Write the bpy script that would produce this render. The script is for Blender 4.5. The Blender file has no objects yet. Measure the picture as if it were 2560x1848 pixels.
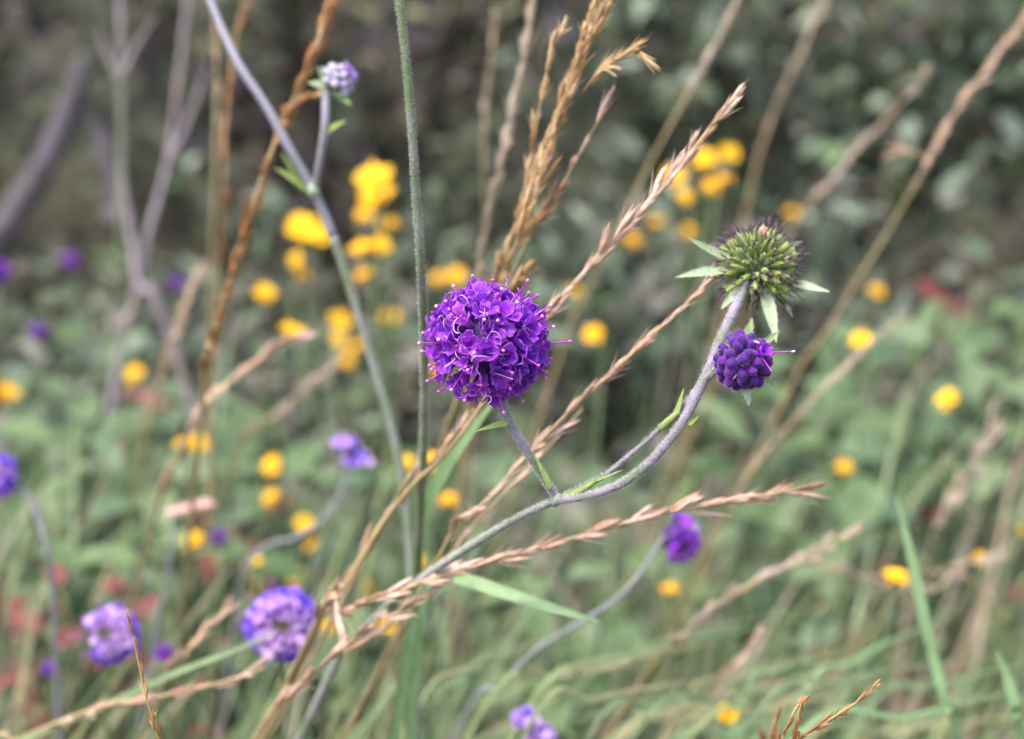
import bpy, math, random
from mathutils import Vector, Quaternion, Matrix
R = random.Random(11)
C = bpy.context.scene.collection
sc = bpy.context.scene
PI = math.pi

# ------------------------------------------------------------------ camera
CAM = Vector((0, 0, 0.65)); PITCH = math.radians(22); TANH = 0.2778; FOC = 0.445
cam = bpy.data.objects.new('camera', bpy.data.cameras.new('camera'))
C.objects.link(cam); sc.camera = cam
cam.location = CAM; cam.rotation_euler = (PI/2 - PITCH, 0, 0)
cd = cam.data; cd.sensor_width = 36; cd.lens = 18/TANH
cd.clip_start = 0.02; cd.clip_end = 2000
cd.dof.use_dof = True; cd.dof.focus_distance = FOC - 0.005
cd.dof.aperture_fstop = 8.4; cd.dof.aperture_blades = 0
FW = Vector((0, math.cos(PITCH), -math.sin(PITCH))); UP = Vector((0, math.sin(PITCH), math.cos(PITCH))); RT = Vector((1, 0, 0))

def P(px, py, d):
    k = 2*TANH*d/2560
    return CAM + FW*d + RT*((px-1280)*k) - UP*((py-924)*k)
def pix(px, d): return px*2*TANH*d/2560       # a length in photograph pixels, in metres at depth d

# ------------------------------------------------------------------ sky and sun
w = bpy.data.worlds.new('World'); sc.world = w; w.use_nodes = True
nt = w.node_tree; nt.nodes.clear()
SUN = Vector((-0.35, -0.16, 0.92)).normalized()
sky = nt.nodes.new('ShaderNodeTexSky'); sky.sky_type = 'NISHITA'; sky.sun_disc = False
sky.sun_elevation = math.asin(SUN.z); sky.sun_rotation = math.atan2(SUN.x, SUN.y)
sky.air_density = 1.0; sky.dust_density = 4.0; sky.ozone_density = 1.0
hs = nt.nodes.new('ShaderNodeHueSaturation'); hs.inputs['Saturation'].default_value = 0.62   # cloud-greyed sky
bg = nt.nodes.new('ShaderNodeBackground'); bg.inputs['Strength'].default_value = 0.15
wo = nt.nodes.new('ShaderNodeOutputWorld')
nt.links.new(sky.outputs[0], hs.inputs['Color']); nt.links.new(hs.outputs[0], bg.inputs[0]); nt.links.new(bg.outputs[0], wo.inputs[0])
sl = bpy.data.lights.new('sun', 'SUN'); sl.energy = 1.5; sl.angle = math.radians(14); sl.color = (1, .96, .9)
so = bpy.data.objects.new('sun', sl); C.objects.link(so); so.location = (0, 0, 5)
so.rotation_euler = (-SUN).to_track_quat('-Z', 'Y').to_euler()
vs = sc.view_settings; vs.view_transform = 'Standard'; vs.look = 'None'; vs.exposure = 1.64; vs.gamma = 1
sc.cycles.use_denoising = True; sc.cycles.adaptive_threshold = .02
sc.cycles.max_bounces = 5; sc.cycles.diffuse_bounces = 3; sc.cycles.transmission_bounces = 3; sc.cycles.glossy_bounces = 2; sc.cycles.caustics_reflective = False; sc.cycles.caustics_refractive = False

# ------------------------------------------------------------------ materials
def mat(name, cols, rough=.6, transl=.3, mode='object', scale=300, amt=.3, sheen=0, spec=.3, tcol=None, shcol=None, blend=None, bump=0):
    m = bpy.data.materials.new(name); m.use_nodes = True
    t = m.node_tree; t.nodes.clear(); N = t.nodes.new; L = t.links.new
    out = N('ShaderNodeOutputMaterial'); pr = N('ShaderNodeBsdfPrincipled')
    pr.inputs['Roughness'].default_value = rough; pr.inputs['Specular IOR Level'].default_value = spec
    if sheen:
        pr.inputs['Sheen Weight'].default_value = sheen; pr.inputs['Sheen Roughness'].default_value = .35
        pr.inputs['Sheen Tint'].default_value = (*(shcol or (1, 1, 1)), 1)
    if mode == 'tint':
        a = N('ShaderNodeAttribute'); a.attribute_name = 'tint'; col = a.outputs['Color']
    else:
        rp = N('ShaderNodeValToRGB'); e = rp.color_ramp.elements
        if len(cols) == 1: e.remove(e[1])
        while len(e) < len(cols): e.new(.5)
        for i, c in enumerate(cols):
            e[i].position = i/max(1, len(cols)-1); e[i].color = (*c, 1)
        if mode == 'object':
            oi = N('ShaderNodeObjectInfo'); L(oi.outputs['Random'], rp.inputs[0])
        else:                                              # 'noise': the colours mottle over one piece
            tc0 = N('ShaderNodeTexCoord'); n0 = N('ShaderNodeTexNoise'); n0.inputs['Scale'].default_value = blend or scale
            n0.inputs['Detail'].default_value = 4
            mr0 = N('ShaderNodeMapRange'); mr0.inputs[1].default_value = .3; mr0.inputs[2].default_value = .7
            L(tc0.outputs['Object'], n0.inputs['Vector']); L(n0.outputs['Fac'], mr0.inputs[0]); L(mr0.outputs[0], rp.inputs[0])
        col = rp.outputs[0]
    tc = N('ShaderNodeTexCoord'); no = N('ShaderNodeTexNoise'); no.inputs['Scale'].default_value = scale; no.inputs['Detail'].default_value = 5
    L(tc.outputs['Object'], no.inputs['Vector'])
    mr = N('ShaderNodeMapRange'); mr.inputs[1].default_value = .25; mr.inputs[2].default_value = .75
    mr.inputs[3].default_value = 1-amt; mr.inputs[4].default_value = 1+amt
    L(no.outputs['Fac'], mr.inputs[0])
    mx = N('ShaderNodeVectorMath'); mx.operation = 'SCALE'; L(col, mx.inputs[0]); L(mr.outputs[0], mx.inputs['Scale'])
    c = mx.outputs[0]
    if name.startswith('petal'):                           # rim tint painted in for the sheen along the lobe edges
        a = N('ShaderNodeAttribute'); a.attribute_name = 'tint'
        mm = N('ShaderNodeMix'); mm.data_type = 'RGBA'; L(a.outputs['Fac'], mm.inputs[0]); L(c, mm.inputs[6])
        mm.inputs[7].default_value = (*(tcol or (.5, .1, .5)), 1); c = mm.outputs[2]
    L(c, pr.inputs['Base Color'])
    if bump:
        b = N('ShaderNodeBump'); b.inputs['Strength'].default_value = bump; b.inputs['Distance'].default_value = .0005
        L(no.outputs['Fac'], b.inputs['Height']); L(b.outputs[0], pr.inputs['Normal'])
    if transl:
        tr = N('ShaderNodeBsdfTranslucent'); ms = N('ShaderNodeMixShader'); ms.inputs[0].default_value = transl
        L(c, tr.inputs['Color']); L(pr.outputs[0], ms.inputs[1]); L(tr.outputs[0], ms.inputs[2]); L(ms.outputs[0], out.inputs[0])
    else: L(pr.outputs[0], out.inputs[0])
    return m

M = {
 'petal': mat('petal', [(.16,.017,.53),(.23,.022,.58),(.37,.04,.60),(.18,.018,.56),(.46,.075,.60)], .5, .42, scale=1300, amt=.38, sheen=.5, shcol=(1,.5,.92), tcol=(.60,.17,.66)),
 'petal_pale': mat('petal_pale', [(.12,.06,.64),(.17,.08,.70),(.25,.12,.72)], .5, .4, scale=700, amt=.2, sheen=.1, tcol=(.42,.24,.74)),
 'petal_pink': mat('petal_pink', [(.54,.32,.68),(.68,.46,.72),(.46,.26,.70)], .5, .35, scale=700, amt=.2, sheen=.2, tcol=(.34,.20,.70)),
 'style': mat('style', [(.36,.02,.42),(.48,.05,.50),(.42,.03,.46)], .4, .2, scale=600, amt=.1),
 'stigma': mat('stigma', [(.40,.03,.42),(.62,.26,.58),(.75,.45,.66),(.5,.08,.5)], .4, .1, scale=600, amt=.1),
 'filament': mat('filament', [(.50,.22,.55),(.62,.36,.55),(.34,.10,.42),(.55,.33,.40)], .5, .2, scale=600, amt=.15),
 'anther': mat('anther', [(.42,.34,.5),(.6,.52,.64)], .6, 0, scale=900, amt=.2),
 'bud': mat('bud', [(.045,.008,.125),(.065,.010,.165),(.10,.014,.20)], .8, .05, scale=1600, amt=.4, sheen=.5, shcol=(.62,.36,.95), bump=.5),
 'core': mat('core', [(.05,.02,.10)], .8, 0, scale=900, amt=.3),  # dark base colour stands in for shade in the gaps between florets
 'gcore': mat('gcore', [(.06,.09,.025)], .8, 0, scale=900, amt=.3),
 'stem_base': mat('stem_base', [(.17,.21,.13),(.23,.25,.20),(.28,.26,.28)], .7, .05, 'noise', scale=1400, amt=.35, blend=90, bump=.5),
 'stem': mat('stem', [(.10,.15,.065),(.18,.16,.18),(.25,.20,.28)], .7, .05, 'noise', scale=1500, amt=.35, blend=160, bump=.5),
 'stem_green': mat('stem_green', [(.10,.16,.05),(.15,.20,.09),(.24,.24,.22)], .65, .05, 'noise', scale=1200, amt=.25, blend=120, bump=.3),
 'stem_mauve': mat('stem_mauve', [(.22,.23,.22),(.32,.29,.36),(.28,.29,.28)], .65, .05, 'noise', scale=1200, amt=.2, blend=60, bump=.3),
 'stem_grey': mat('stem_grey', [(.16,.18,.15),(.23,.22,.26),(.19,.20,.19)], .65, .05, 'noise', scale=1200, amt=.25, blend=60, bump=.3),
 'node': mat('node', [(.18,.26,.06),(.28,.34,.12)], .55, .2, 'noise', scale=900, amt=.2, blend=300),
 'hair': mat('hair', [(.70,.68,.70)], .5, .35, scale=900, amt=.1),
 'fuzz': mat('fuzz', [(.44,.24,.60),(.52,.36,.64)], .6, .3, scale=900, amt=.1),
 'bud_pale': mat('bud_pale', [(.48,.43,.54),(.34,.28,.48),(.56,.54,.56)], .8, .1, scale=1200, amt=.3, sheen=.4),
 'bract': mat('bract', [(.20,.29,.11),(.28,.37,.19),(.46,.50,.40),(.24,.33,.15),(.36,.43,.28)], .55, .25, scale=900, amt=.25, sheen=.3),
 'bract_pale': mat('bract_pale', [(.28,.36,.19),(.46,.50,.40),(.34,.42,.26)], .55, .25, scale=900, amt=.25, sheen=.3),
 'fruit': mat('fruit', [(.18,.27,.04),(.26,.36,.06),(.33,.40,.12),(.38,.42,.18),(.16,.23,.04)], .6, .25, scale=1200, amt=.3, sheen=.3),
 'bristle': mat('bristle', [(.085,.05,.075),(.14,.08,.12)], .6, 0, scale=900, amt=.2),
 'wither': mat('wither', [(.42,.22,.20),(.52,.33,.31)], .6, .2, 'noise', scale=900, amt=.3),
 'green_leaf': mat('green_leaf', [(.06,.10,.04),(.095,.155,.065),(.13,.19,.08),(.10,.165,.095),(.17,.22,.10)], .5, .3, scale=60, amt=.3),
 'grey_leaf': mat('grey_leaf', [(.06,.085,.05),(.12,.155,.11),(.20,.245,.18),(.08,.11,.06),(.13,.14,.06),(.30,.34,.27)], .55, .25, scale=70, amt=.3),
 'red_leaf': mat('red_leaf', [(.17,.022,.02),(.20,.05,.05),(.22,.10,.085),(.11,.04,.03)], .5, .3, scale=80, amt=.35),
 'twig': mat('twig', [(.10,.075,.055),(.16,.12,.10)], .8, 0, 'noise', scale=200, amt=.3, blend=40, bump=.5),
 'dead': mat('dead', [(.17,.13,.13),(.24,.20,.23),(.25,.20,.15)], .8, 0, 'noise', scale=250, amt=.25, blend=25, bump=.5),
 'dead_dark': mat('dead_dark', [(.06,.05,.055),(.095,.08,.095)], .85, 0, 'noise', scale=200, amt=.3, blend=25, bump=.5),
 'straw': mat('straw', [(.45,.27,.18),(.55,.37,.28),(.62,.45,.38),(.38,.21,.125)], .6, .2, scale=700, amt=.3),
 'gold': mat('gold', [(.46,.27,.12),(.56,.37,.19),(.64,.46,.28),(.40,.21,.085)], .6, .25, scale=700, amt=.3),
 'straw_pale': mat('straw_pale', [(.42,.33,.25),(.50,.40,.33),(.36,.28,.23)], .6, .2, scale=500, amt=.3),
 'rust': mat('rust', [(.34,.15,.055),(.44,.22,.09),(.28,.12,.045),(.50,.30,.15)], .6, .15, scale=700, amt=.3),
 'culm': mat('culm', [(.15,.20,.07),(.22,.25,.10),(.32,.26,.12)], .5, .1, 'noise', scale=300, amt=.2, blend=20),
 'culm_tan': mat('culm_tan', [(.32,.24,.12),(.42,.30,.17),(.26,.24,.10)], .5, .1, 'noise', scale=300, amt=.2, blend=20),
 'blade': mat('blade', [(.19,.30,.13),(.24,.36,.18)], .45, .3, 'noise', scale=120, amt=.15, blend=30),
 'blade_dull': mat('blade_dull', [(.13,.19,.09),(.18,.24,.12)], .5, .3, 'noise', scale=120, amt=.2, blend=30),
 'blade_straw': mat('blade_straw', [(.26,.27,.12),(.34,.30,.17),(.20,.26,.11)], .5, .3, 'noise', scale=120, amt=.2, blend=20),
 'yellow': mat('yellow', [(.88,.50,.004),(.90,.56,.006),(.86,.44,.003)], .5, .25, scale=500, amt=.15),
 'disc': mat('disc', [(.74,.36,.006),(.80,.44,.008)], .7, .1, 'noise', scale=60, amt=.35, blend=20, bump=.5),
 'tuft': mat('tuft', [], .5, .3, 'tint', scale=90, amt=.2),
 'soil': mat('soil', [(.022,.018,.012),(.04,.033,.02),(.03,.035,.016)], .95, 0, 'noise', scale=60, amt=.4, blend=9),  # earth colour darkened to stand in for shade in the gaps between plants
}

# ------------------------------------------------------------------ mesh helpers
class MB:
    def __init__(s): s.v = []; s.f = []; s.m = []; s.c = []
    def add(s, vs, fs, mi=0, c=(0, 0, 0)):
        o = len(s.v); s.v += vs; s.f += [tuple(i+o for i in f) for f in fs]; s.m += [mi]*len(fs)
        s.c += c if isinstance(c, list) else [c]*len(vs)
    def mesh(s, name, mats, org=Vector(), smooth=True):
        me = bpy.data.meshes.new(name)
        me.from_pydata([(v[0]-org[0], v[1]-org[1], v[2]-org[2]) for v in s.v], [], s.f)
        for m in (mats if isinstance(mats, (list, tuple)) else [mats]): me.materials.append(M[m])
        if any(s.m): me.polygons.foreach_set('material_index', s.m)
        if smooth: me.polygons.foreach_set('use_smooth', [True]*len(s.f))
        a = me.attributes.new('tint', 'FLOAT_COLOR', 'POINT')
        a.data.foreach_set('color', [x for c in s.c for x in (c[0], c[1], c[2], 1)])
        me.update(); return me

def spline(pts, n=8):
    if len(pts) < 3: return [pts[0].lerp(pts[-1], i/n) for i in range(n+1)]
    q = [2*pts[0]-pts[1]] + list(pts) + [2*pts[-1]-pts[-2]]; out = []
    for i in range(1, len(q)-2):
        a, b, c, d = q[i-1:i+3]
        for k in range(n):
            t = k/n
            out.append(.5*((2*b) + (c-a)*t + (2*a-5*b+4*c-d)*t*t + (3*b-a-3*c+d)*t**3))
    return out + [pts[-1].copy()]

def perp(t):
    return t.cross(Vector((0, 0, 1)) if abs(t.z) < .9 else Vector((1, 0, 0))).normalized()

def tube(mb, path, rad, n=8, mi=0, c=(0, 0, 0), wob=0):
    k = len(path); f0 = len(mb.v); vs = []; fs = []
    rs = [rad(i/(k-1)) if callable(rad) else rad for i in range(k)]
    t = (path[1]-path[0]).normalized(); u = perp(t)
    for i in range(k):
        t2 = (path[min(k-1, i+1)]-path[max(0, i-1)]).normalized()
        u = (u - t2*u.dot(t2)).normalized(); b = t2.cross(u)
        for j in range(n):
            a = 2*PI*j/n; r = rs[i]*(1+wob*R.uniform(-1, 1))
            vs.append(path[i] + u*(math.cos(a)*r) + b*(math.sin(a)*r))
    for i in range(k-1):
        for j in range(n):
            fs.append((i*n+j, i*n+(j+1) % n, (i+1)*n+(j+1) % n, (i+1)*n+j))
    vs.append(path[0]); vs.append(path[-1])
    for j in range(n):
        fs.append((k*n, (j+1) % n, j)); fs.append((k*n+1, (k-1)*n+j, (k-1)*n+(j+1) % n))
    mb.add(vs, fs, mi, c)

def ell(mb, c, ax, rl, rw, nu=8, nv=6, mi=0, col=(0, 0, 0), shape=None):
    ax = ax.normalized(); u = perp(ax); b = ax.cross(u); vs = []; fs = []
    for i in range(nv+1):
        th = PI*i/nv; z = -math.cos(th); r = math.sin(th)
        if shape: r = shape(z, r)
        for j in range(nu):
            a = 2*PI*j/nu; vs.append(c + ax*(z*rl) + (u*math.cos(a)+b*math.sin(a))*(r*rw))
    for i in range(nv):
        for j in range(nu): fs.append((i*nu+j, i*nu+(j+1) % nu, (i+1)*nu+(j+1) % nu, (i+1)*nu+j))
    mb.add(vs, fs, mi, col)

def leaf(mb, base, d, nrm, L, W, bend=.3, fold=.25, n=5, prof=None, c=(0, 0, 0), mi=0, twist=0, wave=0):
    """a blade with a midrib: three columns, folded along the middle and bent along its length"""
    d = d.normalized(); nrm = (nrm-d*nrm.dot(d)).normalized(); vs = []; fs = []
    p = base.copy(); dd = d.copy(); nn = nrm.copy(); st = L/n
    for i in range(n+1):
        t = i/n; wd = W*.5*(prof(t) if prof else math.sin(PI*min(1, .06+.94*t))**.8)
        sd = dd.cross(nn).normalized(); wv = wave*math.sin(i*2.1)*W
        vs += [p - sd*wd + nn*(wd*fold*2+wv), p.copy(), p + sd*wd + nn*(wd*fold*2-wv)]
        q = Quaternion(sd, -bend/n)
        dd = q @ dd; nn = q @ nn
        if twist: nn = Quaternion(dd, twist/n) @ nn
        p = p + dd*st
    for i in range(n):
        a = i*3; fs += [(a, a+1, a+4, a+3), (a+1, a+2, a+5, a+4)]
    mb.add(vs, fs, mi, c)

LEAFP = lambda t: math.sin(PI*(.04+.96*t)**.8)**.9 if t < 1 else .0
LANCE = lambda t: max(.02, (1-t)**.75*min(1, .55+2.2*t))
BLADEP = lambda t: max(.02, min(1, .55+t*1.2)*(1-t**3)**.8)

def tag(o, label=None, cat=None, group=None, kind=None):
    for k, v in (('label', label), ('category', cat), ('group', group), ('kind', kind)):
        if v: o[k] = v
    return o
def thing(name, label, cat, loc, group=None):
    o = bpy.data.objects.new(name, None); C.objects.link(o); o.location = loc; o.empty_display_size = .01
    return tag(o, label, cat, group)
def org(o):
    p = Vector(o.location)
    while o.parent: o = o.parent; p += Vector(o.location)
    return p
def part(name, mb, mats, parent, at=None, kind=None, smooth=True):
    """a part built in world coordinates; its origin is `at` (or the parent's origin)"""
    po = org(parent); a = at if at is not None else po
    o = bpy.data.objects.new(name, mb.mesh(name, mats, a, smooth)); C.objects.link(o)
    o.parent = parent; o.location = a-po
    return tag(o, kind=kind)
def inst(name, me, parent, loc, quat, s=1):
    """an alike piece sharing mesh data; loc in world coordinates"""
    o = bpy.data.objects.new(name, me); C.objects.link(o); o.parent = parent; o.location = loc-org(parent)
    o.rotation_mode = 'QUATERNION'; o.rotation_quaternion = quat
    o.scale = s if isinstance(s, (tuple, list)) else (s, s, s)
    return o
def top(name, mb, mats, label, cat, loc, group=None, kind=None):
    o = bpy.data.objects.new(name, mb.mesh(name, mats, loc)); C.objects.link(o); o.location = loc
    return tag(o, label, cat, group, kind)
def zq(d, spin=0):
    return Vector((0, 0, 1)).rotation_difference(d.normalized()) @ Quaternion((0, 0, 1), spin)
def fib(n):
    g = PI*(3-5**.5)
    return [Vector((math.cos(g*i)*math.sqrt(max(0, 1-z*z)), math.sin(g*i)*math.sqrt(max(0, 1-z*z)), z)) for i in range(n) for z in [1-2*(i+.5)/n]]
def rv(s=1): return Vector((R.uniform(-s, s), R.uniform(-s, s), R.uniform(-s, s)))

def gz(x, y):                                              # lie of the land
    return .012*math.sin(x*5.1+.7)*math.cos(y*4.3) + .008*math.sin(x*13+y*9)
def to_ground(pts, lean=.45):
    """carry a stalk on from its last visible point down to its root"""
    a, b = pts[-2], pts[-1]; d = (b-a); h = Vector((d.x, d.y, 0))
    k = b.z*lean; hl = h.length
    s = min(k, hl/max(1e-4, -d.z)*b.z*.55) if d.z < 0 else k
    r = b + (h/hl*s if hl > 1e-5 else Vector()); r.z = gz(r.x, r.y)-.004
    mid = b.lerp(r, .5) + (h/hl*s*.18 if hl > 1e-5 else Vector())
    return list(pts) + [mid, r]

# ------------------------------------------------------------------ ground
def build_ground():
    xs = [-300, -80, -20, -6] + [-3+.12*i for i in range(51)] + [6, 20, 80, 300]
    ys = [-300, -80, -20, -6, -2] + [-.6+.12*i for i in range(48)] + [7, 12, 30, 100, 400]
    mb = MB(); nx = len(xs)
    vs = [Vector((x, y, gz(x, y) if abs(x) < 4 and -1 < y < 6 else 0)) for y in ys for x in xs]
    fs = [(j*nx+i, j*nx+i+1, (j+1)*nx+i+1, (j+1)*nx+i) for j in range(len(ys)-1) for i in range(nx-1)]
    mb.add(vs, fs)
    o = bpy.data.objects.new('ground', mb.mesh('ground', 'soil')); C.objects.link(o); tag(o, 'earth under the meadow plants, coloured darker for the shaded gaps', 'ground', kind='structure')
build_ground()

# ------------------------------------------------------------------ meadow grass (uncountable)
def pick(cols):
    c = R.choice(cols); k = R.uniform(.32, 1.55); return (c[0]*k, c[1]*k, c[2]*k)
GREENS = [(.09,.15,.075),(.13,.21,.11),(.16,.24,.13),(.19,.25,.12),(.10,.17,.11),(.20,.23,.11),(.20,.29,.18)]
DULLS = [(.07,.11,.04),(.09,.13,.06),(.12,.15,.07),(.10,.10,.05),(.14,.14,.08),(.16,.13,.09)]
TANS = [(.36,.28,.20),(.30,.23,.17),(.40,.33,.27),(.28,.22,.20),(.30,.22,.22),(.26,.22,.24)]
PALE = [(.22,.29,.14),(.27,.35,.18),(.18,.25,.11),(.27,.30,.13),(.30,.37,.22),(.36,.32,.20)]

def vis(p):
    q = p-CAM; d = q.dot(FW)
    if d < .01: return None
    k = 2*TANH*d/2560
    return 1280+q.x/k, 924-q.dot(UP)/k, d

def patch(x, y):                                            # tussocks with bare gaps between them
    v = math.sin(x*11+2.2*math.sin(y*7))*math.cos(y*13+1.7*math.sin(x*6+1))+.5*math.sin(x*23+y*17)
    return min(1, max(0, .45+.75*v))
def grass_field(name, label, count, area, hrange, cols, wr, lean, clear, steep=(.25, .9)):
    mb = MB(); made = 0
    x0, x1, y0, y1 = area
    tufts = []
    while made < count:
        if made % 14 == 0:
            y = y0+(y1-y0)*R.random()**1.25; sp = .35+y*.42
            x = R.uniform(max(x0, -sp), min(x1, sp)); tc = pick(cols); la = R.gauss(*lean); ks = R.uniform(*steep)
            while R.random() > .12+.88*patch(x, y):
                y = y0+(y1-y0)*R.random()**1.25; sp = .35+y*.42; x = R.uniform(max(x0, -sp), min(x1, sp))
        bx = x+R.gauss(0, .022); by = y+R.gauss(0, .022)
        h = R.uniform(*hrange); made += 1
        a = la+R.gauss(0, .30); k = ks*R.uniform(.8, 1.25)
        d = Vector((math.cos(a)*k, math.sin(a)*k*.8, 1)).normalized()
        if ((bx < -.04 and by > .74) or (bx > .22 and by > .84)) and R.random() < .6: continue    # leafy ground there
        b = Vector((bx, by, gz(bx, by)-.003)); bend = R.uniform(.3, 1.5)
        tip = b + d*h*.9
        v = vis(tip); ok = True
        for q in (tip, b+d*h*.6):
            v = vis(q)
            if v and v[2] < clear(v[1]): ok = False
        if not ok: continue
        c0 = tuple(.85*tc[i]+.15*pc for i, pc in enumerate(pick(cols)))
        nrm = Vector((-d.x, -d.y, .6))*1.0+rv(.45)
        leaf(mb, b, d, nrm, h, R.uniform(*wr), bend if R.random() < .85 else -bend*.5, .2, 6, BLADEP, c0, twist=R.uniform(-1, 1))
    return top(name, mb, 'tuft', label, 'grass', Vector((0, 0, 0)), kind='stuff')

clear = lambda py: .50 if py > 1900 else (.62 if py > 1500 else .74)
grass_field('meadow_grass', 'soft green blades of meadow grass sweeping across the ground', 5200, (-1.0, 1.0, .55, 1.02), (.16, .34), GREENS, (.0024, .0055), (.3, .9), clear, (.5, 1.6))
grass_field('rough_grass', 'dull olive grass between the shrubs', 2600, (-1.9, 1.9, 1.2, 3.6), (.06, .17), DULLS+GREENS[:2], (.003, .006), (.6, 1.2), clear)
grass_field('dry_grass', 'dead straw coloured grass blades lying among the green', 2300, (-1.2, 1.2, .60, 1.25), (.18, .40), TANS, (.0016, .0042), (.4, .8), clear, (.5, 2.0))

grass_field('lush_grass', 'broad pale green grass blades crowding the front of the meadow', 6000, (-.7, .75, .50, .90), (.20, .42), PALE, (.0026, .0056), (.25, .45), lambda py: .48 if py > 1900 else (.545 if py > 1450 else (.64 if py > 1250 else .72)), (.9, 2.4))

grass_field('fine_grass', 'fine tangle of thin green and straw blades crossing near the ground', 6000, (-.75, .8, .50, .98), (.16, .38), GREENS+TANS[:4]+PALE[:3], (.0011, .0024), (.5, 1.2), lambda py: .48 if py > 1900 else (.545 if py > 1450 else (.64 if py > 1250 else .72)), (.5, 2.0))
def ground_cover(name, label, count, area, cols, hmax, size):
    mb = MB(); x0, x1, y0, y1 = area
    for i in range(count):
        if i % 22 == 0:
            y = R.uniform(y0, y1); sp = .35+y*.45; x = R.uniform(max(x0, -sp), min(x1, sp)); tc = pick(cols); h = hmax*R.uniform(.25, 1)
        q = Vector((x+R.gauss(0, .03), y+R.gauss(0, .03), 0)); q.z = gz(q.x, q.y)+h*R.uniform(.3, 1)
        v = vis(q)
        if v and v[2] < .78: continue
        c = tuple(.65*tc[k]+.35*pc for k, pc in enumerate(pick(cols))); L = R.uniform(*size)
        leaf(mb, q, Vector((R.uniform(-1, 1), R.uniform(-1.2, .8), R.uniform(-.3, .7))), Vector((0, -.4, 1))+rv(.5), L, L*R.uniform(.4, .65), R.uniform(0, .9), .12, 4, LEAFP, c)
    return top(name, mb, 'tuft', label, 'ground cover', Vector((0, 0, 0)), kind='stuff')
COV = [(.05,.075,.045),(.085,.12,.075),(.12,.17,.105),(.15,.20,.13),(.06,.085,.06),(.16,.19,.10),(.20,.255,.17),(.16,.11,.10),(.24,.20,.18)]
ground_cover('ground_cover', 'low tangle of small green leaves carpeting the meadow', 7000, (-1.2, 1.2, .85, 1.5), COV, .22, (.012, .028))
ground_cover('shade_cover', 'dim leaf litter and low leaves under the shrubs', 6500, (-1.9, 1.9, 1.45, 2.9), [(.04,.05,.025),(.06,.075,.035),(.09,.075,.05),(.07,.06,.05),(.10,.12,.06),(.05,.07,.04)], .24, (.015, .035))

# ------------------------------------------------------------------ shrubs behind
def leaf_mesh(name, m, L, W, bend, fold, n=5, prof=LEAFP, stalk=.12):
    mb = MB(); tube(mb, [Vector((0, 0, -L*stalk)), Vector((0, 0, 0)), Vector((0, 0, L*.1))], L*.018, 4)
    leaf(mb, Vector(), Vector((0, 0, 1)), Vector((0, 1, 0)), L, W, bend, fold, n, prof, wave=.04)
    return mb.mesh(name, m)
GL = [leaf_mesh('leaf', 'grey_leaf', .032+.004*i, .015+.002*(i % 3), .3+.2*i, .15) for i in range(4)]
NL = [leaf_mesh('leaf', 'green_leaf', .040+.006*i, .020+.003*(i % 3), .5+.2*i, .12) for i in range(4)]
RL = [leaf_mesh('leaf', 'red_leaf', .034+.004*i, .020+.002*(i % 3), .3+.2*i, .14) for i in range(3)]
SHC = [(.04,.065,.035),(.06,.09,.05),(.11,.15,.09),(.04,.055,.03),(.09,.11,.045),(.17,.21,.15),(.10,.075,.065),(.05,.075,.045),(.26,.31,.23),(.32,.37,.29)]

def shrub(x, y, h, rx, ry, nl, nstuff, label, cols=SHC, leaves=GL, grp='shrubs behind the meadow', name='shrub', br=1, ls=(.022, .042)):
    base = Vector((x, y, gz(x, y)-.01)); t = thing(name, label, 'shrub', base, grp)
    tips = []; mb = MB()
    for i in range(11):
        a = 2*PI*i/11+R.uniform(-.3, .3); k = R.uniform(.3, 1)
        end = base+Vector((math.cos(a)*rx*k, math.sin(a)*ry*k, h*R.uniform(.6, 1)))
        pth = spline([base+rv(.01), base.lerp(end, .45)+rv(.04)+Vector((0, 0, h*.08)), end], 6)
        tube(mb, pth, lambda s: br*(.006*(1-s)+.0012), 6)
        for k2 in range(6):
            p0 = pth[R.randrange(3, len(pth))]; e2 = p0+Vector((math.cos(a+R.uniform(-1.4, 1.4))*rx*.35, math.sin(a+R.uniform(-1.4, 1.4))*ry*.35, h*R.uniform(-.05, .2)))
            p2 = spline([p0, p0.lerp(e2, .5)+rv(.02), e2], 4); tube(mb, p2, lambda s: br*(.0025*(1-s)+.0007), 4); tips.append(p2)
        tips.append(pth[4:])
    part('branches', mb, 'twig', t)
    fm = MB()
    for i in range(nstuff):
        p = R.choice(tips); q = p[R.randrange(len(p))]+rv(.02); d = (q-base).normalized()*.5+rv(1)
        L = R.uniform(*ls); c = pick(cols)
        leaf(fm, q, d, rv(.6)+Vector((0, -.2, .8)), L, L*R.uniform(.38, .52), R.uniform(-.3, .8), .12, 3, LEAFP, c)
    part('foliage', fm, 'tuft', t, kind='stuff')
    for i in range(nl):
        p = R.choice(tips); q = p[R.randrange(len(p))]+rv(.012)
        d = (q-base).normalized()*.4+Vector((0, -.35, 0))+rv(.9)
        inst('leaf', R.choice(leaves), t, q, zq(d, R.uniform(0, 6.3)), R.uniform(.7, 1.15)*(1 if br == 1 else .62))

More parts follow.
